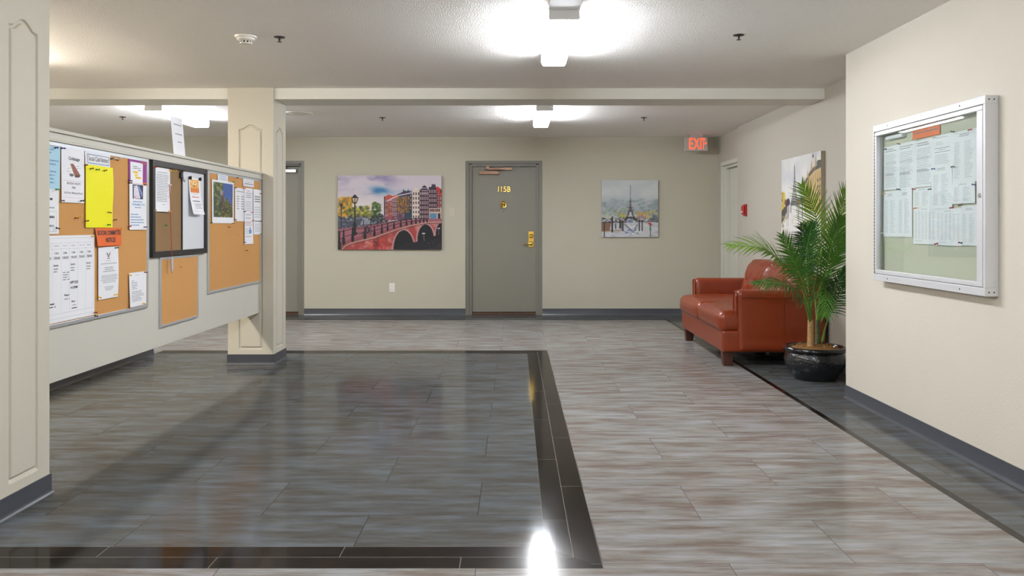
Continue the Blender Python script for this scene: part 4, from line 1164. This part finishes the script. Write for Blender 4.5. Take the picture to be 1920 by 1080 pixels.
for p in [
    (106, 277.5, 'navy blue', 'at the top corner of the light blue notice'), (118, 277.5, 'navy blue', 'at the top corner of the cribbage notice'),
    (108, 355, 'green', 'at the bottom corner of the light blue notice'), (108.5, 426.7, 'black', 'at the lower corner of the white notice below the light blue one'),
    (116.6, 375.7, 'grey', 'at the bottom left corner of the cribbage notice'), (154, 377, 'black', 'at the bottom right corner of the cribbage notice'),
    (161.5, 310, 'brown', 'at the top left corner of the yellow sheet'), (171.7, 317, 'olive', 'beside the brown pin at the top of the yellow sheet'),
    (183, 318, 'green', 'at the middle top of the yellow sheet'), (197.8, 320.7, 'olive', 'at the top right of the yellow sheet'),
    (162.3, 415, 'brown', 'at the bottom left corner of the yellow sheet'), (205, 397.7, 'brown', 'on the right edge of the yellow sheet'),
    (204.7, 421.4, 'green', 'at the bottom right corner of the yellow sheet'),
    (143.5, 409, 'brown', 'in bare cork below the cribbage notice'), (149.4, 407.3, 'yellow', 'in bare cork below the cribbage notice'),
    (210.5, 298, 'black', 'first of the row beside the title strip'), (213.8, 297, 'white', 'second of the row beside the title strip'),
    (219, 299, 'brown', 'third of the row beside the title strip'), (223.5, 298.5, 'white', 'last of the row beside the title strip'),
    (216, 413, 'brown', 'in bare cork beside the bottom of the yellow sheet'),
    (225.5, 430, 'yellow', 'at the top right corner of the orange sheet'), (174, 443, 'yellow', 'on the left edge of the orange sheet'),
    (218.7, 465, 'black', 'at the top right corner of the emblem notice'), (187, 556.5, 'yellow', 'at the bottom left corner of the emblem notice'),
    (217, 553, 'yellow', 'at the bottom right corner of the emblem notice'),
    (269.5, 306, 'orange', 'at the top right of the purple sheet'), (244, 338.5, 'navy blue', 'at the lower left of the highlighted flyer'),
    (244, 343.5, 'black', 'at the top left of the card game notice'), (272.5, 346.7, 'maroon', 'at the top right of the card game notice'),
    (242.5, 425.6, 'red', 'at the bottom left of the card game notice'), (272.5, 425.8, 'navy blue', 'at the bottom right of the card game notice'),
    (243.5, 515, 'yellow', 'at the top left of the white list in the bottom corner'), (273.5, 510.5, 'maroon', 'at the top right of the white list in the bottom corner'),
    (270, 568.5, 'yellow', 'at the bottom right of the white list in the bottom corner'),
    (179, 586, 'brown', 'just above the frame below the calendar corner'), (180.7, 592, 'black', 'stuck beside the frame below the calendar corner'),
    (291, 314, 'red', 'at the top left of the typed notice'), (320, 319.5, 'yellow', 'at the top right of the typed notice'), (319.5, 345.5, 'white', 'where the red string hangs beside the typed notice'),
    (291.5, 395, 'yellow', 'at the bottom left of the typed notice'), (318.5, 396, 'orange', 'at the bottom right of the typed notice'), (312, 422, 'green', 'in bare brown cork below the typed notice'),
    (329, 319.5, 'yellow', 'at the top of the brown cork next to the clip'),
    (340, 500.5, 'yellow', 'in the small plain cork board'),
    (396.5, 418, 'green', 'at the bottom left of the bird photo'), (437.5, 418.5, 'olive', 'at the bottom right of the bird photo'), (437.8, 341, 'green', 'at the top right of the bird photo'),
    (445, 333, 'brown', 'in bare cork left of the title strip by the far column'), (441.5, 352, 'black', 'at the top left of the two column list'), (441.5, 411.3, 'black', 'at the bottom left of the two column list'),
    (458, 354, 'red', 'at the top of the sheet with a red heading'), (458.5, 397.3, 'black', 'at the top left of the lowest narrow sheet'), (472.3, 398.5, 'red', 'at the top right of the lowest narrow sheet'),
    (459, 455.5, 'black', 'at the bottom of the lowest narrow sheet'), (474.8, 413.3, 'pink', 'at the left between the two bold headed sheets'), (489, 415.3, 'black', 'at the right between the two bold headed sheets'),
    (490, 438.5, 'green', 'at the bottom right of the lower bold headed sheet'), (489.3, 363, 'maroon', 'at the right edge of the upper bold headed sheet'),
    (429.5, 425.3, 'brown', 'in bare cork under the bird photo'), (447.5, 441, 'yellow', 'in bare cork under the two column list'), (462.5, 469.5, 'brown', 'in bare cork below the lowest narrow sheet')]:
    pin(*p[:4], base=.007)

# clip, magnets, pen on a string (black framed board)
c = MB(); cy_, cz_ = yz_on(337.5, 328, AX)
c.prism([(-.018, .02), (.018, .02), (.026, -.02), (-.026, -.02)], lambda a, b, d: (AX + .003 + d, cy_ + a * .8, cz_ + b), 0, .012)
c.tube([(AX + .016, cy_ - .014, cz_ + .018), (AX + .028, cy_ - .012, cz_ + .034), (AX + .028, cy_ + .012, cz_ + .034), (AX + .016, cy_ + .014, cz_ + .018)], .002)
c.tube([(AX + .014, cy_ - .012, cz_ - .015), (AX + .03, cy_ - .01, cz_ - .045), (AX + .03, cy_ + .01, cz_ - .045), (AX + .014, cy_ + .012, cz_ - .015)], .002)
tag(c.build('binder_clip', BLACKM), 'black clip hanging at the top of the framed board divider', 'clip')
for px_, py_, wh in ((356, 333.5, 'at the left top corner of the autumn flyer'), (374.5, 336, 'at the right top corner of the autumn flyer')):
    y_, z_ = yz_on(px_, py_, AX + .01)
    m = MB().lathe([(.011, 0), (.011, .006), (.009, .009), (0, .009)], (AX + .006, y_, z_), 'x', 20)
    m.prism([(-.004, .012), (.004, .012), (.004, -.012), (-.004, -.012)], lambda a, b, d: (AX + .014 + d, y_ + a, z_ + b), 0, .008)
    tag(m.build('magnet_clip', DARKSTEEL, smooth=True, angle=40), 'dark grey magnet clip ' + wh, 'magnet', 'magnet clips on the whiteboard')
ys, zs = yz_on(319, 346, AX + .02); _, ze = yz_on(319.6, 481, AX + .03)
STR = mat('red_string', (180, 58, 50), .8)
PENM = mat('pale_pen_barrel', (196, 198, 216), .35)
t = thing('hanging_pen', 'pale pen hanging on a red string in front of the black framed board', 'pen', (AX + .03, ys, ze - .1))
MB().tube([(AX + .014, ys, zs), (AX + .02, ys, zs - .1), (AX + .03, ys + .002, ze)], .0022, 6).build('string', STR, t)
MB().lathe([(.001, 0), (.004, .008), (.0078, .02), (.0078, .085), (.005, .1), (0, .102)], (AX + .03, ys + .002, ze - .105), 'z', 12).build('pen_barrel', PENM, t, smooth=True)
MB().lathe([(.0008, -.004), (.0022, .004), (.003, .0085)], (AX + .03, ys + .002, ze - .105), 'z', 10).build('pen_tip', DARKSTEEL, t)

# ------------------------------------------------------------------ display case on the near right wall
cx0, cx1, cy0, cy1, cz0, cz1 = 2.292, XR, 4.033, 5.292, .880, 1.864
dc = thing('display_case', 'silver glass fronted notice case on the near wall', 'display case', (cx1, (cy0 + cy1) / 2, cz0))
BACKB = mat('beige_case_back', (200, 198, 178), .85, vary=.03, bump=.1)
m = MB()
m.box(cx0, cx1 - .001, cy0, cy1, cz1 - .041, cz1); m.box(cx0, cx1 - .001, cy0, cy1, cz0, cz0 + .041)
m.box(cx0, cx1 - .001, cy0, cy0 + .018, cz0 + .041, cz1 - .041); m.box(cx0, cx1 - .001, cy1 - .022, cy1, cz0 + .041, cz1 - .041)
m.build('outer_frame', CASEM, dc, bevel=.002)
MB().box(CXB, cx1 - .002, cy0 + .018, cy1 - .022, cz0 + .041, cz1 - .041).build('back_panel', BACKB, dc)
dy0, dy1, dz0, dz1 = cy0 + .021, cy1 - .026, cz0 + .045, cz1 - .045
d = MB()
d.box(cx0 - .002, cx0 + .024, dy0, dy1, dz1 - .024, dz1); d.box(cx0 - .002, cx0 + .024, dy0, dy1, dz0, dz0 + .024)
d.box(cx0 - .002, cx0 + .024, dy0, dy0 + .05, dz0 + .024, dz1 - .024); d.box(cx0 - .002, cx0 + .024, dy1 - .022, dy1, dz0 + .024, dz1 - .024)
dd = d.build('door', CASEM, dc, bevel=.002)
gl = MB().box(0, .003, dy0 + .045, dy1 - .018, dz0 + .02, dz1 - .02)      # the pane sits a few millimetres askew in its door
gl.v = [(cx0 + .002 + x + .0045 * (y - dy0) + .014 * (z - dz0), y, z) for x, y, z in gl.v]
gl.build('glass', GLASS, dd)
ky, kz = yz_on(1843.4, 366, cx0 - .004)
MB().lathe([(.011, 0), (.011, .004), (.008, .007), (.003, .007), (.003, .0055), (0, .0055)], (cx0 - .002, dy0 + .02, kz), '-x', 18).build('lock', STEEL, dd, smooth=True)
hg = MB()
k = 0; z = dz0
while z < dz1 - .01:
    hg.lathe([(.0042, 0), (.0042, .017), (0, .017)], (cx0 - .001, cy1 - .024, z), 'z', 8, 0); z += .021
hg.build('piano_hinge', DARKSTEEL, dd)
for (yy, zz) in ((cy0 + .23, cz1 - .02), (cy1 - .2, cz1 - .02), (cy0 + .23, cz0 + .02), (cy1 - .2, cz0 + .02)):
    MB().lathe([(.004, 0), (.003, .002), (0, .002)], (cx0, yy, zz), '-x', 10).build('screw', DARKSTEEL, dc)
for xx in (cx0 + .02, cx0 + .045):
    for zz in (cz0 + .02, cz1 - .02):
        MB().lathe([(.004, 0), (.003, .002), (0, .002)], (xx, cy0, zz), '-y', 10).build('screw', DARKSTEEL, dc)

gC = 'notices inside the glass case'
cs = lambda l, r, t, b: pr(l, r, t, b, CXB)
para = [('l', .12, .9, .05, .14, 2, INKG, .5), ('l', .12, .9, .18, .95, 22, INKL, .3), ('l', .12, .88, .36, .42, 2, INKG, .2), ('l', .12, .88, .62, .68, 2, INKG, .3)]
table = [('l', .35, .65, .05, .08, 1, INKG)] + [('l', .08 + k * .15, .08 + k * .15 + .1, .13, .86, 26, INKL, .3) for k in range(6)] + [('l', .08, .5, .9, .94, 1, INKL)]
lst = [('l', .3, .7, .05, .12, 2, INKG, .2), ('l', .1, .35, .2, .92, 22, INKL, .3), ('l', .5, .85, .2, .92, 22, INKL, .5)]
frm = [('l', .15, .8, .06, .1, 1, INKG, .2), ('l', .15, .6, .2, .34, 3, INKL), ('l', .1, .9, .40, .44, 1, INK, 0), ('l', .3, .7, .46, .5, 1, INKG), ('l', .1, .9, .53, .57, 1, INK, 0), ('l', .1, .9, .62, .95, 8, INKL)]
for lab, r, n0, it in [
    ('first white typed sheet of the top row in the case, at the hinge side', (1658.8, 1685.7, 276.6, 357), .003, para), ('second white typed sheet of the top row in the case', (1685.7, 1717, 270.5, 357), .0045, para),
    ('third white typed sheet of the top row, under the orange strip in the case', (1717, 1752, 264.5, 352), .003, para), ('fourth white sheet of the top row in the case with a boxed heading', (1752, 1786.8, 256, 313), .004, frm),
    ('white sheet in the top corner of the case nearest the lock', (1786.8, 1835.5, 249, 344), .003, lst), ('first white sheet of the lower row in the case, at the hinge side', (1658, 1685, 359.6, 443.4), .003, lst),
    ('second white sheet of the lower row in the case', (1685, 1711.7, 357, 444), .004, lst), ('small white sheet framed by a dark gap in the middle of the case', (1714.6, 1749.5, 353.6, 390), .006, lst),
    ('white price list standing in front in the middle of the case', (1749.5, 1788, 312.7, 392), .007, lst), ('small loose white note beside the lock side of the case', (1788.7, 1831, 344, 382.5), .008, lst),
    ('white table sheet at the bottom of the case below the small framed sheet', (1715, 1758, 388.5, 457), .005, table), ('white table sheet at the bottom of the case with a black pin', (1756.7, 1806, 392, 459.5), .006, table),
    ('faint white sheet in the bottom corner of the case nearest the lock', (1804, 1836, 386, 460), .0045, lst)]:
    sheet(lab, ptR, cs(*r), n0, PAPER, it, group=gC)
sheet('orange title strip at the top of the glass case', ptR, cs(1713, 1764, 245, 262.5), .004, mat('pale_orange_paper', (236, 128, 84), .7), [('l', .08, .92, .2, .6, 1, INKG, 0)], group=gC)
ru0, ru1, rv0, rv1 = cs(1668, 1699, 256.5, 263.5)
t = MB().tube([(CXB - .014, ru0, (rv0 + rv1) / 2), (CXB - .014, ru1, (rv0 + rv1) / 2)], .013, 14)
tag(t.build('rolled_paper', PAPER, smooth=True), 'small rolled white paper in the upper corner of the glass case', 'paper roll')
gp = 'push pins inside the glass case'
for p in [(1684.5, 270.5, 'brown', 'on top between the first two sheets in the case'), (1659.5, 279, 'navy blue', 'at the top corner of the first sheet in the case'), (1718, 263.5, 'white', 'on top between the second and third sheets in the case'),
          (1750, 256.5, 'white', 'on top between the third and fourth sheets in the case'), (1786, 247.5, 'grey', 'on top of the fourth sheet in the case'), (1819, 242, 'red', 'at the top of the case nearest the lock'),
          (1657, 362.5, 'yellow', 'at the hinge side between the two rows in the case'), (1684.5, 355, 'black', 'between the two rows of sheets in the case'), (1713, 355, 'red', 'at the corner of the small framed sheet in the case'),
          (1743, 354, 'grey', 'at the top of the small framed sheet in the case'), (1750, 316, 'blue', 'at the top corner of the price list in the case'), (1785.5, 312, 'grey', 'at the top of the price list in the case'),
          (1784.5, 388.5, 'red', 'at the bottom of the price list in the case'), (1715.5, 389.5, 'orange', 'at the lower left of the small framed sheet in the case'), (1826, 346.5, 'navy blue', 'on the small loose note in the case'),
          (1801, 384, 'maroon', 'below the small loose note in the case'), (1655, 438.5, 'white', 'at the bottom hinge side corner in the case'), (1755, 456, 'red', 'at the bottom between the two table sheets in the case'), (1801, 456, 'black', 'at the bottom of the table sheet nearest the lock in the case')]:
    pin(*p[:4], side='R', base=.006, grp=gp)

# ------------------------------------------------------------------ loveseat
LEATHER = mat('orange_brown_leather', (124, 46, 13), .36, vary=.10, nscale=9, bump=.12, bscale=260, coat=.15)
WOOD = mat('dark_brown_wood', (74, 40, 26), .4, vary=.2, nscale=20)
sy0, sy1 = 7.17, 8.95
sf = thing('loveseat', 'orange leather loveseat with rolled arms against the wall', 'sofa', (2.25, (sy0 + sy1) / 2, 0))
for ly in (sy0 + .10, sy1 - .10):
    for lx in (1.862, 2.62):
        MB().prism([(-.048, .13), (.048, .13), (.036, 0), (-.036, 0)], lambda a, b, d: (lx + d * (1 if b > .1 else .78), ly + a, b), -.048, .048).build('leg', WOOD, sf, bevel=.004)
MB().rbox(1.80, 2.68, sy0 + .012, sy1 - .012, .126, .315, .022, (8, 14, 3)).build('base', LEATHER, sf, smooth=True, angle=60)
rs = np.random.RandomState(4)
def wrinkle(y, x, k=1.0): return .004 * k * (math.sin(23 * y + 9 * x) * math.sin(17 * x - 6 * y) + .6 * math.sin(41 * x + 13 * y))
def cushion(ya, yb, seam):
    def fn(p, u):
        x, y, z = p
        if u[2] > -.2:
            e = (1 - abs(u[0]) ** 4) * (1 - abs(u[1]) ** 4)
            z += .030 * e
            d = math.hypot((x - 2.10) / 1.0, (y - (ya + yb) / 2) / 1.0)
            z += wrinkle(y, x, 1.2) * e - .016 * math.exp(-(d / .09) ** 2) + .004 * math.sin(9 * math.atan2(y - (ya + yb) / 2, x - 2.1)) * math.exp(-(d / .2) ** 2) * e
        if u[0] < -.8: x -= .014 * (1 - u[1] ** 4) * (1 - u[2] ** 2)
        return (x, y, z)
    b = MB().rbox(1.775, 2.50, ya, yb, .300, .478, .055, (22, 22, 5), fn)
    c = b.build('seat_cushion', LEATHER, sf, smooth=True, angle=80)
    pp = MB()
    for zz in (.462, .318):
        pp.tube([(1.79, ya + .04, zz), (1.785, (ya + yb) / 2, zz), (1.79, yb - .04, zz)], .004, 6)
    return c
cushion(sy0 + .012, 8.052, 0); cushion(8.052, sy1 - .012, 0)
def arm(ya, yb, out):
    def fn(p, u):
        x, y, z = p
        k = max(0, (z - .50) / .165)
        y += out * .012 * k * k
        y += -out * .006 * (1 - u[0] ** 2) * (1 if abs(u[2]) < .7 else 0)
        if u[0] < -.5: x += .004 * math.sin(z * 8)
        return (x, y, z)
    a = MB().rbox(1.925, 2.70, ya, yb, .122, .668, .05, (14, 3, 16), fn).build('armrest', LEATHER, sf, smooth=True, angle=80)
    yc, hw = (ya + yb) / 2, (yb - ya) / 2 - .018
    pth = [(1.927, yc - hw, .33)] + [(1.922, yc - hw, .45), (1.922, yc - hw + out * .006, .60)]
    pth += [(1.922, yc + hw * math.cos(t) + out * .01, .615 + hw * .8 * math.sin(t)) for t in np.linspace(math.pi, 0, 9)]
    pth += [(1.922, yc + hw + out * .006, .60), (1.922, yc + hw, .45), (1.927, yc + hw, .33)]
    MB().tube(pth, .0065, 8).build('piping', LEATHER, a, smooth=True)
    s_ = MB()
    yo = ya if out < 0 else yb
    s_.tube([(2.33, yo + out * .000, .14), (2.33, yo - out * .006, .35), (2.33, yo + out * .004, .60)], .0035, 6)
    s_.tube([(1.96, yo + out * .009, .605), (2.66, yo + out * .009, .605)], .004, 6)
    s_.build('seam', LEATHER, a)
arm(sy0, sy0 + .135, -1); arm(sy1 - .135, sy1, 1)
MB().rbox(2.52, 2.715, sy0 + .02, sy1 - .02, .126, .80, .05, (4, 16, 10)).build('back_frame', LEATHER, sf, smooth=True, angle=70)
def backc(ya, yb):
    tufts = [(ya + (yb - ya) * q, zz) for q in (.28, .72) for zz in (.64,)] 
    def fn(p, u):
        x, y, z = p
        t = (z - .46) / .42
        w_ = (1 - u[0]) / 2
        x += (.115 * t) * (w_ * .9 + .1)
        if u[0] < 0:
            x -= .03 * (1 - abs(u[1]) ** 3) * (1 - abs(u[2]) ** 3) * w_
            for (ty, tz) in tufts:
                d = math.hypot(y - ty, z - tz); a = math.atan2(z - tz, y - ty)
                x += .030 * math.exp(-(d / .05) ** 2) + .006 * math.sin(7 * a) * math.exp(-((d - .09) / .08) ** 2)
            x += wrinkle(y, z, .8)
        z += .012 * (1 - u[1] ** 2) * max(0, t)
        return (x, y, z)
    MB().rbox(2.375, 2.66, ya, yb, .44, .87, .085, (8, 26, 22), fn).build('back_cushion', LEATHER, sf, smooth=True, angle=80)
backc(sy0 + .128, 8.058); backc(8.058, sy1 - .128)

# ------------------------------------------------------------------ potted palm
POT = mat('glazed_black_ceramic', (22, 24, 28), .14, vary=.3, nscale=14, bump=.9, bscale=45, bdist=.008, coat=.4)
RIM = mat('black_glazed_rim', (18, 19, 22), .12, vary=.1, coat=.4)
MOSS = mat('dry_brown_moss', (140, 100, 48), .9, vary=.35, nscale=60, bump=.8, bscale=150)
TRUNK = mat('fibrous_palm_trunk', (176, 140, 92), .8, vary=.3, nscale=50, bump=.7, bscale=120)
STEMG = mat('green_palm_stem', (98, 130, 50), .5, vary=.12)
def leafm(name, rgb):
    m = mat(name, rgb, .42, vary=.16, nscale=7)
    b = m.node_tree.nodes['Principled BSDF']
    return m
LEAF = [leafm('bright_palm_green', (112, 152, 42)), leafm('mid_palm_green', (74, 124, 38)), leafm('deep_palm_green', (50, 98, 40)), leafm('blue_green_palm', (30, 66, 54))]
pcx, pcy = 2.405, 6.64
pl = thing('potted_palm', 'potted palm plant in a glossy black bowl beside the loveseat', 'potted plant', (pcx, pcy, 0))
MB().lathe([(.0, 0.0), (.155, 0), (.165, .008), (.205, .06), (.232, .12), (.236, .165), (.226, .205), (.218, .222), (.205, .222), (.2, .2), (0, .19)], (pcx, pcy, 0), 'z', 48).build('pot', POT, pl, smooth=True, angle=60)
MB().lathe([(.214, .218), (.238, .224), (.246, .238), (.246, .25), (.236, .262), (.218, .262), (.21, .25), (.206, .22)], (pcx, pcy, 0), 'z', 48).build('pot_rim', RIM, pl, smooth=True, angle=60)
mo = MB(); mo.lathe([(.208, .205), (.18, .245), (.12, .262), (.05, .27), (0, .272)], (pcx, pcy, 0), 'z', 28)
for k in range(260):
    a, r_ = rnd.uniform(0, 6.28), .2 * math.sqrt(rnd.random()); x, y = pcx + r_ * math.cos(a), pcy + r_ * math.sin(a)
    z = .262 - .25 * (r_ / .2) ** 3 * .2; dx, dy = rnd.uniform(-.03, .03), rnd.uniform(-.03, .03)
    mo.tube([(x, y, z - .01), (x + dx * .5, y + dy * .5, z + rnd.uniform(.012, .032)), (x + dx, y + dy, z + rnd.uniform(-.005, .02))], [.003, .0026, .001], 4)
mo.build('moss', MOSS, pl, smooth=True)
TRUNKG = mat('green_brown_palm_trunk', (74, 84, 44), .7, vary=.35, nscale=50, bump=.6, bscale=120)
def trunk(x, y, z0, z1, r0, r1, tm=TRUNK):
    pr_ = []
    z = z0
    while z < z1:
        t = (z - z0) / (z1 - z0); r_ = r0 + (r1 - r0) * t
        pr_ += [(r_ * 1.10, z), (r_ * .95, z + .010)]; z += .013
    pr_.append((0, z))
    MB().lathe(pr_, (x, y, 0), 'z', 16).build('trunk', tm, pl, smooth=True)
tx1 = at(1520, 640, 6.58)[0]; trunk(tx1, 6.58, .25, .475, .026, .022)
tx2 = at(1533, 640, 6.72)[0]; trunk(tx2, 6.72, .25, .47, .020, .017, TRUNKG)

def bez(pts, n):
    P_ = [Vector(p) for p in pts]
    P_ = [P_[0] * 2 - P_[1]] + P_ + [P_[-1] * 2 - P_[-2]]
    out = []
    segs = len(P_) - 3
    for i in range(n + 1):
        q = i / n * segs; k = min(int(q), segs - 1); t = q - k
        a, b, c, d = P_[k:k + 4]
        out.append(.5 * ((2 * b) + (c - a) * t + (2 * a - 5 * b + 4 * c - d) * t * t + (3 * b - a - 3 * c + d) * t ** 3))
    return out
def frond(pix, L, m, face=(0, -1, .5), start=.28, n=26, droop=.18, width=.0062):
    """pix: (px, py, depth) along the stem from root to tip"""
    pts = [at(*p) for p in pix]
    path = bez(pts, 48)
    b = MB()
    b.tube(path, [.0125 - .006 * min(1, i / 12) - .005 * (i / 48) for i in range(49)], 6, 0)
    face = Vector(face).normalized()
    for i in range(n):
        t = start + (1 - start) * (i + .5) / n
        k = t * 48; j = min(int(k), 47)
        p = path[j].lerp(path[j + 1], k - j); tan = (path[j + 1] - path[j]).normalized()
        sd = tan.cross(face)
        if sd.length < .1: continue
        sd.normalize(); up = sd.cross(tan).normalized()
        q = (t - start) / (1 - start)
        ln = L * (.45 + .75 * math.sin(math.pi * min(1, .18 + q * .75))) * (1 if q < .85 else 1 - (q - .85) * 2.4)
        ang = math.radians(28 + 38 * q)
        for sg in (-1, 1):
            l2 = ln * rnd.uniform(.88, 1.08); a2 = ang + rnd.uniform(-.07, .07)
            d = (sd * sg * math.cos(a2) + tan * math.sin(a2) + up * rnd.uniform(.02, .22)).normalized()
            wv = d.cross(up).normalized()
            vs = []
            for s_ in range(6):
                f_ = s_ / 5
                c_ = p + d * (l2 * f_) + Vector((0, 0, -1)) * (droop * l2 * f_ * f_) + tan * (.10 * l2 * f_ * f_)
                wd = width * (.55 + .45 * math.sin(math.pi * min(1, f_ * 1.4 + .1))) * (1 - f_ ** 3) + .0004
                vs += [c_ - wv * wd, c_ + up * -.002, c_ + wv * wd]
            for c_ in vs: c_.x = min(c_.x, 2.738)          # leaflets bend along the wall
            fs = []
            for s_ in range(5):
                o = s_ * 3
                fs += [(o, o + 1, o + 4, o + 3), (o + 1, o + 2, o + 5, o + 4)]
            b.add(vs, fs, 1)
    return b.build('frond', [STEMG, m], pl, smooth=True, angle=60)
R1 = (1520, 606, 6.58); R2 = (1533, 602, 6.72)
frond([R2, (1538, 540, 6.70), (1538, 468, 6.66), (1528, 400, 6.60), (1503, 346, 6.52)], .20, LEAF[0], (-.25, -1, .1), .38, 30)
frond([R2, (1544, 540, 6.75), (1556, 460, 6.72), (1572, 405, 6.66), (1589, 352, 6.58)], .21, LEAF[0], (.15, -1, .2), .36, 29)
frond([R1, (1505, 545, 6.55), (1477, 503, 6.5), (1452, 480, 6.44), (1425, 464, 6.38), (1364, 460, 6.28)], .185, LEAF[0], (-.2, -.75, 1), .32, 34, droop=.22)
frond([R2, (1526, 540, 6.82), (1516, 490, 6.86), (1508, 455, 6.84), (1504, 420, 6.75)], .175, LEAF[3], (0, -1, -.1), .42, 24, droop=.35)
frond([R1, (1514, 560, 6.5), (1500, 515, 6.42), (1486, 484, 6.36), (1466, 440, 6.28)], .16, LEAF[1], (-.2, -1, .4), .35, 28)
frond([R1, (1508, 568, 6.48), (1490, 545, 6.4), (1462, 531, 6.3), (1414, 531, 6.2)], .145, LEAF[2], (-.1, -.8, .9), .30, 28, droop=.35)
frond([R1, (1522, 560, 6.50), (1530, 520, 6.40), (1535, 480, 6.32), (1540, 466, 6.26)], .15, LEAF[1], (.3, -1, .3), .22, 21, droop=.6)
frond([R2, (1545, 560, 6.68), (1556, 505, 6.62), (1572, 470, 6.56), (1592, 440, 6.48)], .20, LEAF[1], (.2, -1, .35), .3, 28)
frond([R2, (1546, 580, 6.62), (1558, 556, 6.52), (1573, 528, 6.44), (1594, 500, 6.36)], .17, LEAF[2], (.1, -1, .6), .28, 25, droop=.4)
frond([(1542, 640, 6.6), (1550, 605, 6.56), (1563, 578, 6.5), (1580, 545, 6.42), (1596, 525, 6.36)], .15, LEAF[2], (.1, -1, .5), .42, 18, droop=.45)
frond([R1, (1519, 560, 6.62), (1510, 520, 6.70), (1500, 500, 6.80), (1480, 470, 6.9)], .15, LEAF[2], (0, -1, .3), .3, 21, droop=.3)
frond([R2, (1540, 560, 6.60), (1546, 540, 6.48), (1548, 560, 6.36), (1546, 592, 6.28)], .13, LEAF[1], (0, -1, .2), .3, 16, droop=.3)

frond([R2, (1541, 560, 6.60), (1551, 500, 6.50), (1563, 450, 6.42), (1578, 408, 6.34)], .17, LEAF[1], (.1, -1, .3), .35, 28)
frond([R1, (1517, 555, 6.58), (1512, 500, 6.56), (1515, 455, 6.52), (1524, 418, 6.46)], .15, LEAF[2], (-.1, -1, .2), .4, 24, droop=.3)
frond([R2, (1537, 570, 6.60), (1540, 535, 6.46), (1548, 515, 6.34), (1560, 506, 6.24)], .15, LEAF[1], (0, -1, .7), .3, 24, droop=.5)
